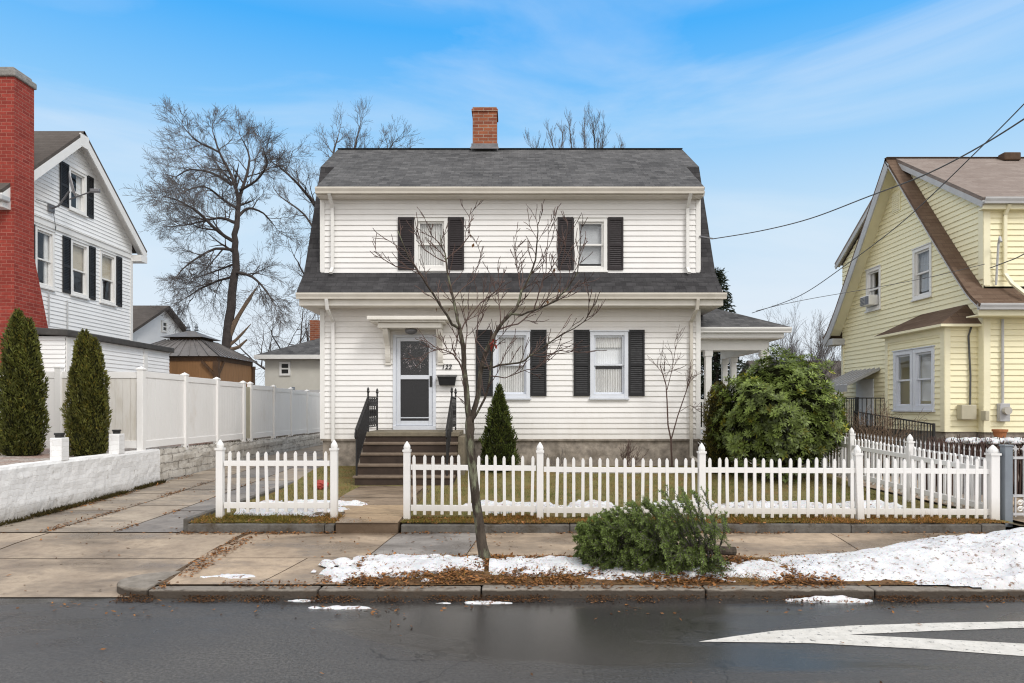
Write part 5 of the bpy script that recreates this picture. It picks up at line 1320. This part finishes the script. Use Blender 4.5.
leaf_mesh('crown', M['spruce'], sc, np.concatenate(Ps), np.concatenate(Ds), .17, .05, np.concatenate(Ts))

# rhododendron
g = np.random.default_rng(41); rc = V((5.70,14.5,.34)); rh = thing('rhododendron', rc, 'large rounded broad-leaved evergreen bush at the right corner of the white house', 'bush')
RX, RYv, RZv = 1.20, 1.08, 1.33
def lumpR(u):
    f = np.zeros(len(u))
    for k in range(len(u)): f[k] = noise.noise(V(u[k])*2.1)*.30+noise.noise(V(u[k])*5)*.12
    return 1+f
Pw, Nw, Sw = [], [], []
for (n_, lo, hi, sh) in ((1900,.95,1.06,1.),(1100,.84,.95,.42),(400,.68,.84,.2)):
    u = g.normal(size=(n_,3)); u /= np.linalg.norm(u,axis=1,keepdims=True); u = u[u[:,2] > -.78]
    r0 = lumpR(u)*g.uniform(lo,hi,len(u)); P = np.stack([u[:,0]*RX*r0, u[:,1]*RYv*r0, RZv*.97+u[:,2]*RZv*r0*.98],1)
    P[:,2] = np.maximum(P[:,2], .12); keep = ~((u[:,2] < -.45)&(g.random(len(u)) < .5)); P = P[keep]; u = u[keep]
    nn_ = u+np.array((0,0,.55))+g.normal(0,.25,u.shape); nn_ /= np.linalg.norm(nn_,axis=1,keepdims=True)
    Pw.append(P); Nw.append(nn_); Sw.append(np.full(len(P),sh)*np.clip(.55+.55*(P[:,2]/2.4),.4,1.15))  # inner layers and low whorls tinted darker, shade between leaves put into colour
Pw = np.concatenate(Pw); Nw = np.concatenate(Nw); Sw = np.concatenate(Sw)
LP, LD, LT, LU = [], [], [], []
for p, n_, s_ in zip(Pw, Nw, Sw):
    a0 = g.random()*6.28; e1 = np.cross(n_,(.3,.5,.81)); e1 /= np.linalg.norm(e1); e2 = np.cross(n_,e1); k = g.integers(8,12); wt = g.random(); vw = g.uniform(.45,1.5)
    hue = np.array((1.0,1.0,1.0)) if wt > .05 else np.array((2.0,1.45,.9))
    for i in range(k):
        a = a0+6.283*i/k+g.normal(0,.12); rd = e1*math.cos(a)+e2*math.sin(a); lift = g.normal(.42,.25)
        d = rd+n_*lift+np.array((0,0,-.14)); LP.append(p+rd*.012); LD.append(d); LU.append(n_+rd*.3); LT.append(hue*s_*vw*g.uniform(.7,1.2))
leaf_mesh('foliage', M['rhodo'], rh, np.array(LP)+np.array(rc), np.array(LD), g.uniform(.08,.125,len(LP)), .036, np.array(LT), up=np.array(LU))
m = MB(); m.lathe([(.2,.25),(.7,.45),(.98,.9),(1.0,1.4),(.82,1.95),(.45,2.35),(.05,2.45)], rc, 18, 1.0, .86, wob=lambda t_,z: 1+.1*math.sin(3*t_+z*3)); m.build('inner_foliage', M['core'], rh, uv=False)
m = MB()
for i in range(9):
    a = i*.7; m.tube([rc+V((.12*math.cos(a),.12*math.sin(a),-.05)), rc+V((.45*math.cos(a),.4*math.sin(a),.5)), rc+V((.9*math.cos(a),.75*math.sin(a),1.1))], [.035,.028,.02], 6)
m.build('stem', M['bark_far'], rh, uv=False)

# little bare shrubs
def twiggy(x, y, z, label, stems, seed, mt='twig', L=.5, depth=2, r0=.012, up=.2, name='bare_shrub'):
    r_ = random.Random(seed); t_ = thing(name, (x,y,z), label, 'shrub'); a, b = MB(), MB()
    for (dx, dy, dz) in stems: grow(a, b, (x+dx*.05,y+dy*.05,z-.03), (dx,dy,dz), L*r_.uniform(.8,1.2), r0, depth, r_, up, .55, .5, .7, (2,3))
    b.build('stem', M[mt], t_, uv=False); return t_
o = thing('climbing_shrub', (3.58,15.75,.42), 'thin two-stemmed bare shrub against the wall beside the right downspout', 'shrub'); a_, f_ = MB(), MB(); r_ = random.Random(2)
Z = lambda x, y: at(x,y,15.75)
for pl, r0 in (([(672,468),(671,440),(668,425),(667,400),(666,385),(660,365)],.022),([(671,440),(678,415),(686,392),(692,374)],.016),([(667,390),(672,370),(676,345)],.010),([(679,412),(690,405),(700,412)],.007)):
    P = [Z(*p) for p in pl]; f_.tube(P, [r0*(1-.6*i/len(P)) for i in range(len(P))], 6)
    for k in range(5): q = P[-1].lerp(P[-2], r_.random()*1.); grow(f_, f_, q, (P[-1]-P[-2])+rv(r_,.2), .35, .006, 1, r_, .1, .5)
f_.build('stem', M['twig_red'], o, uv=False)
twiggy(2.62,15.6,.44,'small bare twiggy shrub against the foundation below the right ground-floor window',[(r_.gauss(0,.5),r_.gauss(0,.3),1) for _ in range(9)],4,'twig_red',.34)
twiggy(1.05,15.7,.44,'sparse dry perennial stems at the foundation between the two ground-floor windows',[(r_.gauss(0,.45),r_.gauss(0,.3),1) for _ in range(6)],5,'twig',.3,1,.007)
twiggy(8.5,16.0,.35,'tangled orange-brown bare shrub in front of the black railing of the yellow house',[(r_.gauss(0,.7),r_.gauss(0,.6),1) for _ in range(16)],6,'split_wood',.75,3,.02,.05)
hd = thing('dry_hedge', (8.6,12.6,.3), 'low brown dry hedge topped with old snow behind the spear fence', 'hedge'); m = MB(); r_ = random.Random(8)
for i in range(420):
    x = 7.75+r_.random()*2.1; y = 12.4+r_.random()*.5; m.tube([(x,y,.28),(x+r_.gauss(0,.04),y+r_.gauss(0,.05),.9),(x+r_.gauss(0,.08),y+r_.gauss(0,.08),1.28+r_.gauss(0,.05))], [.012,.01,.006], 3, cap=False)
m.build('stem', M['twig_red'], hd, uv=False)
m = MB(); k = 24
for i in range(k):
    x0 = 8.1+1.6*i/k; m.lathe([(.12,0),(.13,.03),(.08,.07),(.01,.085)], (x0,12.62+.05*math.sin(i),1.24+.02*math.sin(i*2.1)), 8)
m.build('snow_cap', M['snow'], hd, uv=False, smooth=True)

# discarded Christmas tree lying on the planting strip
g = np.random.default_rng(77); r_ = random.Random(77)
B, Tp = V((2.50,7.72,.27)), V((.84,7.56,.40)); ax = (Tp-B).normalized()
xt = thing('fir_tree', (1.55,7.6,.15), 'cut green fir tree lying on its side on the snowy planting strip', 'cut fir tree')
m = MB(); m.tube([B+V((.02,0,0)),B-V((-.35,.03,-.02)) if False else B+ax*.4,B+ax*1.2,Tp], [.05,.045,.03,.008], 10); m.build('trunk', M['bark'], xt)
tw = MB(); Ps, Ds, Ts = [], [], []
def bottle(p, q, n_, ln, sh):
    p, q = np.array(p), np.array(q); d = q-p; L = np.linalg.norm(d)+1e-6; d /= L; t_ = g.random((n_,1)); b = p+(q-p)*t_
    w_ = g.normal(size=(n_,3)); w_ -= d*np.sum(w_*d,1,keepdims=True); w_ /= np.linalg.norm(w_,axis=1,keepdims=True)
    Ps.append(b); Ds.append(d*.75+w_*.8+np.array((0,0,.1))); Ts.append(sh*g.uniform(.7,1.25,n_))
def ground_clip(p):
    if p.z < .17: p.z = .17+.02*r_.random()
    return p
for i in range(190):
    t_ = .10+.89*(i/190)**1.0; base = B.lerp(Tp,t_); Lb = (.64*(1-t_)**.62+.16)*(.80+.20*min(1,t_/.22)); an = i*2.399+r_.gauss(0,.2)
    e1 = ax.cross(V((0,0,1))).normalized(); e2 = e1.cross(ax); rad = e1*math.cos(an)+e2*math.sin(an)
    rise = rad.z; d = (rad*.95+ax*(r_.uniform(-.1,.25)+.55*t_)+V((0,0,.10))).normalized(); P = [base]
    for k in range(5):
        d = (d+ax*.07+V((0,0,-.05))+rv(r_,.05)).normalized(); P.append(ground_clip(P[-1]+d*Lb/5))
    tw.tube(P, [.010,.009,.007,.005,.004,.003], 4, cap=False)
    lum = 1.0 if rise > -.2 else .6
    for k in range(5):
        bottle(P[k], P[k+1], 28 if k else 24, .03, lum*(.45+.16*k))
        if k >= 1:
            for s_ in (-1,1,1 if r_.random()<.4 else -1):
                side = (P[k+1]-P[k]).normalized(); sd = (side.cross(rad)).normalized()*s_; q = P[k]+(P[k+1]-P[k])*r_.random()
                Lt = Lb*.34*(1-.12*k)*r_.uniform(.6,1.2); e = ground_clip(q+(side*.8+sd*.6+V((0,0,-.14))+rv(r_,.15)).normalized()*Lt); md = ground_clip(q.lerp(e,.5)+V((0,0,.012)))
                tw.tube([q,md,e], [.004,.003,.002], 3, cap=False)
                bottle(q, md, 15, .03, lum*(.65+.1*k)); bottle(md, e, 17, .03, lum*(.85+.1*k))
tw.build('branch', M['twig'], xt, uv=False)
P = np.concatenate(Ps); T_ = np.concatenate(Ts); tc = T_[:,None]*np.array((1.0,1.0,1.0)); hl = g.random(len(P)) < .25; tc[hl] *= np.array((1.2,1.2,1.25))
leaf_mesh('needles', M['fir'], xt, P, np.concatenate(Ds), .036, .0075, tc)

# ================================================================== SNOW
def snow(name, x0, x1, y0, y1, hf, zf, label, st=.03, group=None, cat='snow'):
    nx, ny = int((x1-x0)/st), int((y1-y0)/st); m = MB(); idx = {}; H_ = {}
    for j in range(ny+1):
        for i in range(nx+1):
            x, y = x0+(x1-x0)*i/nx, y0+(y1-y0)*j/ny; H_[i,j] = (x,y,hf(x,y))
    vs = []
    def vid(i, j):
        if (i,j) not in idx:
            x, y, h = H_[i,j]; idx[i,j] = len(vs); vs.append((x,y,zf(x,y)+max(h,-.02)))
        return idx[i,j]
    fs = []
    for j in range(ny):
        for i in range(nx):
            c_ = ((i,j),(i+1,j),(i+1,j+1),(i,j+1))
            if max(H_[k][2] for k in c_) > 0: fs.append([vid(*k) for k in c_])
    if not fs: return None
    m.add(vs, fs); o = m.build(name, M['snow'], None, org=((x0+x1)/2,(y0+y1)/2,zf((x0+x1)/2,(y0+y1)/2)), smooth=True, uv=False); return tag(o, label, cat, group)
def blob(cx, cy, rx, ry, h, seed, rag=.55, fr=2.6):
    def f(x, y):
        d = math.hypot((x-cx)/rx,(y-cy)/ry); n_ = noise.noise(V((x*fr,y*fr*1.3,seed)))*.75+noise.noise(V((x*fr*3.1,y*fr*4,seed+9)))*.4+noise.noise(V((x*13,y*16,seed)))*.26
        e = 1-d+n_*rag; return h*min(1,e*1.6)**.6*(1+.45*noise.noise(V((x*6,y*6,seed)))+.18*noise.noise(V((x*15,y*15,seed)))) if e > 0 else -.05
    return f
G1 = 'old snow patches on the planting strip'
snow('snow_patch', -2.3,-.30,6.97,8.1, blob(-1.15,7.60,1.0,.43,.055,1,.7), verge_z, 'long white snow patch left of the young street tree', .025, G1)
snow('snow_patch', -.25,2.1,6.97,8.15, blob(.50,7.58,1.0,.36,.05,2,.85), verge_z, 'ragged snow patch between the young street tree and the lying fir', .025, G1)
snow('snow_patch', .7,2.4,6.97,7.6, blob(1.5,7.3,.72,.20,.04,3,.9), verge_z, 'thin snow strip in front of the lying fir tree', .02, G1)
snow('snow_patch', 2.0,3.3,6.97,8.0, blob(2.62,7.42,.5,.34,.05,4,.8), verge_z, 'broken snow patch just right of the lying fir tree', .02, G1)
def pile(x, y):
    t_ = smooth(3.1,6.0,x); cy = 7.60+.18*t_; ry = .55+.58*t_; d = abs(y-cy)/ry; e = 1-d**1.7
    ex = smooth(2.7,3.25,x); n_ = noise.noise(V((x*1.3,y*1.6,5)))*.35+noise.noise(V((x*3.6,y*4,6)))*.20+noise.noise(V((x*10,y*11,7)))*.12+noise.noise(V((x*22,y*24,7)))*.03
    e = e*ex+n_*(.9-.25*t_)-.12*(1-t_)-.35*(1-ex)
    return (.05+.27*t_)*max(e,0)**.75*(1+.35*n_) if e > 0 else -.05
def pile_z(x, y): return verge_z(x,y) if y > 6.95 else (.12 if y > 6.79 else .0)
snow('snow_pile', 2.7,13.,6.5,9.2, pile, pile_z, 'big dirty heap of ploughed snow along the kerb at the right', .045, None, 'snow pile')
G2 = 'thin snow patches on the lawn behind the picket fence'
for i, (cx, cy, rx, ry, lb) in enumerate(((-3.35,10.8,.85,.6,'snow patch on the grass behind the short left fence panel'),(-.05,10.85,.75,.42,'snow patch on the lawn behind the young street tree'),(1.25,10.8,.5,.4,'snow patch on the lawn behind the left edge of the lying fir tree'),(2.85,10.9,.55,.42,'snow patch on the lawn behind the fence post right of the lying fir tree'),(4.3,10.9,.75,.42,'snow patch on the lawn behind the middle of the right fence bay'),(5.75,10.9,.5,.42,'snow patch on the lawn in the right-hand corner by the side fence'))):
    snow('snow_patch', cx-rx*1.8,cx+rx*1.8,cy-ry*2,cy+ry*2, blob(cx,cy,rx,ry*1.15,.085,20+i,.85), lawn_z, lb, .035, G2)
snow('snow_patch', 2.55,3.75,6.52,6.80, blob(3.1,6.69,.42,.07,.04,41,.7,4.), lambda x, y: 0., 'narrow slab of snow lying in the gutter left of the snow pile', .02)
G3 = 'scraps of slushy snow by the kerb'
for i, (cx, cy, rx, ry, zf, lb) in enumerate(((-2.95,7.25,.28,.07,lambda x,y: walk_z(y),'thin snow streak on the pavement by the rounded kerb end'),(-2.05,6.70,.14,.05,lambda x,y: 0.,'small snow scrap in the gutter left of the snow patches'),(-1.55,6.45,.30,.045,lambda x,y: 0.,'flat streak of slush on the road left of the young tree'),(-.30,6.62,.32,.04,lambda x,y: 0.,'flat slush strip in the gutter in front of the young tree'),(-1.75,7.12,.16,.08,lambda x,y: walk_z(y),'small snow lump on the kerb at the left end of the verge'))):
    snow('snow_scrap', cx-rx*1.7,cx+rx*1.7,cy-ry*2.2,cy+ry*2.2, blob(cx,cy,rx,ry,.016,60+i,.9,5.), zf, lb, .015, G3)

# ================================================================== LITTER AND GRASS (uncountable)
g = np.random.default_rng(90)
def cloud(n_, x0, x1, y0, y1, zf, dens=None):
    x = g.uniform(x0,x1,n_); y = g.uniform(y0,y1,n_)
    if dens: k = np.array([dens(a,b) for a,b in zip(x,y)]); x, y = x[k], y[k]
    return np.stack([x,y,[zf(a,b) for a,b in zip(x,y)]],1)
def dn(th, s, seed): return lambda a, b: noise.noise(V((a*s,b*s,seed)))+g.normal(0,.18) > th
gut = []
lit = [cloud(15000,-1.7,3.4,6.97,8.0,lambda a,b: verge_z(a,b)+.015,dn(-.12,2.2,3)), cloud(900,3.4,12,6.97,7.2,verge_z,dn(.1,2,4)), cloud(2600,-4.4,6.8,9.37,9.80,lambda a,b: .30,dn(-.05,2.,5)), cloud(14000,-3.9,9,6.62,6.80,lambda a,b: .006+.05*max(0,(b-6.70)/.1)*.4,dn(-.02,2.5,6)), cloud(700,-5,9,6.2,6.65,lambda a,b: .006,dn(.12,1.5,26)), cloud(3200,-3.6,9,6.80,7.02,lambda a,b: .09+.012*(b>6.95),dn(.02,2.0,27)),
       cloud(420,-3.0,-1.5,6.98,7.25,lambda a,b: walk_z(b)+.004,dn(.05,3,7)), cloud(650,-3.66,-3.4,7.2,9.3,lambda a,b: walk_z(b)+.006,dn(-.2,2,8)), cloud(900,-7.45,-7.25,9.4,16,lambda a,b: drive_z(b)+.005,dn(-.1,2,9)),
       cloud(800,-6.55,-6.38,9.4,15,lambda a,b: drive_z(b)+.004,dn(.05,1.5,10)), cloud(500,-5.55,-5.42,9.4,15,lambda a,b: drive_z(b)+.004,dn(.1,1.5,11)), cloud(1500,-4.45,6.8,9.9,15.8,lambda a,b: lawn_z(a,b)+.02,dn(.15,1.1,12)),
       cloud(500,-4.55,-2.4,9.25,9.37,lambda a,b: walk_z(b)+.005,dn(-.1,3,13)), cloud(700,-1.5,7,9.28,9.37,lambda a,b: walk_z(b)+.005,dn(.0,2,14)), cloud(700,-3.4,7,8.0,9.3,lambda a,b: walk_z(b)+.005,dn(.1,1.3,28)), cloud(500,-7.3,-3.7,6.9,14,lambda a,b: drive_z(b)+.005,dn(.12,1.1,29)), cloud(70,-5,8,3.,6.6,lambda a,b: .006),
       cloud(2600,2.9,9,6.8,8.8,lambda a,b: pile_z(a,b)+max(pile(a,b),0)+.004,dn(.05,1.3,15)), cloud(160,-11,-8,9.8,13.8,lambda a,b: .98)]
sizes = np.concatenate([np.full(len(q), .55 if i in (3,17,18) else 1.) for i, q in enumerate(lit)]); P = np.concatenate(lit); n_ = len(P); assert n_ == len(sizes); P[:,2] += g.uniform(.002,.014,n_)
D_ = np.stack([g.normal(size=n_),g.normal(size=n_),g.normal(0,.22,n_)],1); up = np.stack([g.normal(0,.35,n_),g.normal(0,.35,n_),np.ones(n_)],1)
tc = g.uniform(.2,1.35,(n_,1))*np.where(g.random((n_,1)) < .3, np.array((.75,.8,1.0)), np.array((1.05,1.0,.9)))*np.where(sizes < .9, .42, 1.)[:,None]
o = leaf_mesh('fallen_leaves', M['leaf'], None, P, D_, g.uniform(.02,.065,n_)*sizes, g.uniform(.012,.032,n_)*sizes, tc, up=up); tag(o, 'brown fallen leaves and needles scattered along the kerb and fence', 'leaves', kind='stuff')
def gfilter(a, b):
    if b < 13.7 and path_l(b)-.03 < a < path_r(b)+.03 : return False
    if b > 13.6 and -3.25 < a < -1.0: return False
    return noise.noise(V((a*.9,b*.9,2)))+.5*noise.noise(V((a*3,b*3,7)))+g.normal(0,.25) > -.28
P = [cloud(52000,-4.45,6.9,9.9,15.9,lawn_z,gfilter), cloud(27000,-4.45,6.85,9.40,9.95,lambda a,b: lawn_z(a,b),lambda a,b: not path_l(b)-.02 < a < path_r(b)+.02)]
n1, n2 = len(P[0]), len(P[1]); P = np.concatenate(P); n_ = len(P)
D_ = np.stack([g.normal(0,.5,n_),g.normal(0,.5,n_),np.full(n_,.9)],1); D_[n1:,2] = .5; D_[n1:,1] -= .25
L_ = g.uniform(.025,.065,n_); L_[n1:] = g.uniform(.04,.125,n2)*np.clip(.55+np.array([noise.noise(V((a*2.3,b*2.3,4))) for a,b in P[n1:,:2]])*1.2,.3,1.2)
tc = np.ones((n_,3))*g.uniform(.5,1.15,(n_,1)); gr = np.array([noise.noise(V((a*.7,b*.7,9))) for a,b in P[:,:2]])+g.normal(0,.2,n_) > .0
tc[gr] *= np.array((.60,.85,.62)); tc[n1:] *= np.array((1.25,.84,.66)); dry = g.random(n_) < .25; tc[dry] *= np.array((1.7,1.35,1.5))
o = leaf_mesh('grass', M['grass'], None, P, D_, L_, .007, tc); tag(o, 'short dull winter grass of the front lawn', 'grass', kind='stuff')
n_ = 9000; P = cloud(n_,-1.65,3.2,7.0,8.02,verge_z,dn(.05,1.9,22)); n_ = len(P)
o = leaf_mesh('verge_grass', M['grass'], None, P, np.stack([g.normal(0,.8,n_),g.normal(0,.8,n_),np.full(n_,.55)],1), g.uniform(.03,.09,n_), .006, g.uniform(.5,1.2,(n_,1))*np.array((1.3,.85,.6))); tag(o, 'flattened dry grass on the planting strip', 'grass', kind='stuff')
P = np.concatenate([cloud(5000,-7.50,-7.34,9.5,14.5,lambda a,b: drive_z(b),dn(-.25,2.2,31)), cloud(900,-7.8,-7.5,14.6,26,lambda a,b: .97-.011*(b-14.5),dn(0,2,32))]); n_ = len(P)
o = leaf_mesh('weeds', M['grass'], None, P, np.stack([g.normal(.25,.6,n_),g.normal(0,.6,n_),np.full(n_,.7)],1), g.uniform(.03,.10,n_), .012, g.uniform(.12,.5,(n_,1))*np.array((.8,.7,.6))); tag(o, 'dark weeds along the foot of the white retaining wall', 'weeds', kind='stuff')

# crumpled red bag behind the left fence panel, low pale edging by the foundation
m = MB(); bm = bmesh.new(); bmesh.ops.create_icosphere(bm, subdivisions=3, radius=1)
for v in bm.verts: k = 1+.35*noise.noise(v.co*2.2)+.18*noise.noise(v.co*6); v.co = V((v.co.x*.14*k,v.co.y*.10*k,.08+v.co.z*.10*k))
m.add([v.co+V((-3.72,13.3,.30)) for v in bm.verts], [[v.index for v in f.verts] for f in bm.faces]); bm.free()
o = m.build('bag', M['red'], None, org=(-3.72,13.3,.3)); tag(o, 'crumpled red bag on the grass left of the front steps', 'bag')
for i in range(9):
    x = .95+i*.34; m = MB(); pts = [(x,15.0,.36)]+[(x+.16-.15*math.cos(k*math.pi/8),15.0,.46+.06*math.sin(k*math.pi/8)) for k in range(9)]+[(x+.32,15.0,.36)]
    m.prism(pts,(0,.06,0)); o = m.build('edging_block', M['stone_cap'], None, org=(x+.16,15.03,.36), bevel=.01); tag(o, 'pale scalloped edging block in the row before the foundation bed', 'edging block', 'scalloped edging blocks')

# ================================================================== OVERHEAD WIRES
def wire(name, pl, label, r=.012):
    P = [at(x,y,Y) for x,y,Y in pl]; fin = []
    for i in range(len(P)-1):
        a = P[max(i-1,0)]; b, c_ = P[i], P[i+1]; e = P[min(i+2,len(P)-1)]
        for k in range(6): s_ = k/6; fin.append(.5*((2*b)+(c_-a)*s_+(2*a-5*b+4*c_-e)*s_*s_+(3*b-a-3*c_+e)*s_**3))
    fin.append(P[-1]); m = MB(); m.tube(fin, r, 6); o = m.build(name, M['wire'], None, org=P[0]); tag(o, label, 'cable', 'overhead cables')
wire('overhead_cable', [(712,239,16.4),(760,231,15.4),(810,218.6,14.2),(868,196.7,12.8),(922.8,175.7,11.4),(971,151.5,10.2),(1024,119,9),(1100,66,8)], 'thick overhead cable from the upper right corner of the white house', .011)
wire('overhead_cable', [(752,313,17.2),(785,302,16),(810,290,15),(850,262,13.4),(885,236,12.2),(916,210,11.2),(965,163,10),(1024,104,9),(1100,22,8)], 'overhead cable rising steeply from the side porch roof across the yellow house', .008)
wire('overhead_cable', [(756,311,17.6),(780,305,17.3),(814.6,298,17),(870,288.5,16.4),(930,277,15.6),(985,264,14.95)], 'thin cable strung from the side porch to the corner of the yellow house', .007)
wire('overhead_cable', [(990,268,14.9),(1006,262,13.5),(1024,254,12.2),(1090,215,9.5)], 'short service cable reaching the yellow house from the right edge', .010)
m = MB(); m.beam((4.45,16.2,5.95),(4.80,16.35,5.93),.03,.03); m.build('cable_hook', M['lead'], house)

# ================================================================== SKY, SUN, CAMERA
SUN_EL, SUN_AZ = R(46), R(-150)     # from behind the camera, to the left
sc_ = bpy.context.scene
w = bpy.data.worlds.new('World'); sc_.world = w; w.use_nodes = True; nt = w.node_tree; nt.nodes.clear()
def wn(typ, ins=None, **kw):
    nd = nt.nodes.new(typ)
    for k, v in kw.items(): setattr(nd, k, v)
    for k, v in (ins or {}).items():
        if isinstance(v, bpy.types.NodeSocket): nt.links.new(v, nd.inputs[k])
        else: nd.inputs[k].default_value = v
    return nd
sky = wn('ShaderNodeTexSky', sky_type='NISHITA', sun_disc=False, sun_elevation=SUN_EL, sun_rotation=math.pi-SUN_AZ if False else R(142), altitude=0, air_density=1.0, dust_density=.6, ozone_density=1.6)
gen = wn('ShaderNodeTexCoord').outputs['Generated']
sep = wn('ShaderNodeSeparateXYZ', {0: gen})
rmp = wn('ShaderNodeValToRGB', {'Fac': sep.outputs[2]}); e = rmp.color_ramp.elements
stops = [(0,(.84,.895,.95)),(.12,(.77,.86,.95)),(.26,(.56,.775,.97)),(.38,(.25,.60,1.0)),(.48,(.07,.45,1.0)),(.65,(.45,.62,.88)),(.8,(.95,.96,.98)),(1,(1.,1.,1.))]
e[0].position, e[0].color = stops[0][0], c4(stops[0][1]); e[1].position, e[1].color = stops[-1][0], c4(stops[-1][1])
for p, c_ in stops[1:-1]: q = e.new(p); q.color = c4(c_)
tone = wn('ShaderNodeMix', data_type='RGBA', blend_type='MIX'); tone.inputs[0].default_value = .95
skm = wn('ShaderNodeVectorMath', {0: sky.outputs[0], 'Scale': .10}, operation='SCALE')
nt.links.new(skm.outputs[0], tone.inputs[6]); nt.links.new(rmp.outputs[0], tone.inputs[7])
mp = wn('ShaderNodeMapping', {'Vector': gen, 'Scale': (1.1,1.1,4.2), 'Rotation': (0,R(-10),0), 'Location': (.35,.2,1.9)})
n1_ = wn('ShaderNodeTexNoise', {'Vector': mp.outputs[0], 'Scale': 1.7, 'Detail': 9, 'Roughness': .55, 'Distortion': .55}).outputs['Fac']
cm = wn('ShaderNodeMapRange', {'Value': n1_, 'From Min': .42, 'From Max': .78, 'To Min': 0., 'To Max': .62}).outputs[0]
cl = wn('ShaderNodeMix', data_type='RGBA', blend_type='MIX'); nt.links.new(cm, cl.inputs[0]); nt.links.new(tone.outputs[2], cl.inputs[6]); cl.inputs[7].default_value = (.86,.91,.965,1)
# brighter cloud deck, added out of view overhead and behind the camera as fill
bk = wn('ShaderNodeMath', {0: wn('ShaderNodeMath', {0: sep.outputs[1], 1: -1.}, operation='MULTIPLY').outputs[0], 1: wn('ShaderNodeMath', {0: sep.outputs[2], 1: .75}, operation='MULTIPLY').outputs[0]}, operation='ADD')
bm_ = wn('ShaderNodeMapRange', {'Value': bk.outputs[0], 'From Min': -.15, 'From Max': .75}).outputs[0]
dk = wn('ShaderNodeMix', data_type='RGBA', blend_type='MIX'); nt.links.new(bm_, dk.inputs[0]); nt.links.new(cl.outputs[2], dk.inputs[6]); dk.inputs[7].default_value = (1.38,1.355,1.335,1)
bg = wn('ShaderNodeBackground', {'Color': dk.outputs[2], 'Strength': 1.0}); wo = wn('ShaderNodeOutputWorld', {0: bg.outputs[0]})
L = bpy.data.lights.new('sun','SUN'); L.energy = 1.7; L.angle = R(16); L.color = (1,.975,.94)
so = bpy.data.objects.new('sun', L); C.objects.link(so)
dirv = V((math.sin(R(38))*math.cos(SUN_EL), -math.cos(R(38))*math.cos(SUN_EL), math.sin(SUN_EL)))   # towards the sun
so.rotation_euler = dirv.to_track_quat('Z','Y').to_euler()
cam = bpy.data.cameras.new('camera'); co = bpy.data.objects.new('camera', cam); C.objects.link(co)
cam.sensor_width = 36; cam.lens = F/1024*36; cam.shift_y = (CY-341.5)/1024; cam.clip_end = 2000; cam.clip_start = .1
co.location = (0,0,CZ); co.rotation_euler = (R(90),0,0); sc_.camera = co
vs_ = sc_.view_settings; vs_.view_transform = 'Standard'; vs_.look = 'None'; vs_.exposure = 0; vs_.gamma = 1
sc_.render.engine = 'CYCLES'; sc_.cycles.max_bounces = 6; sc_.cycles.transparent_max_bounces = 12; sc_.cycles.use_denoising = True; sc_.cycles.filter_width = 1.15
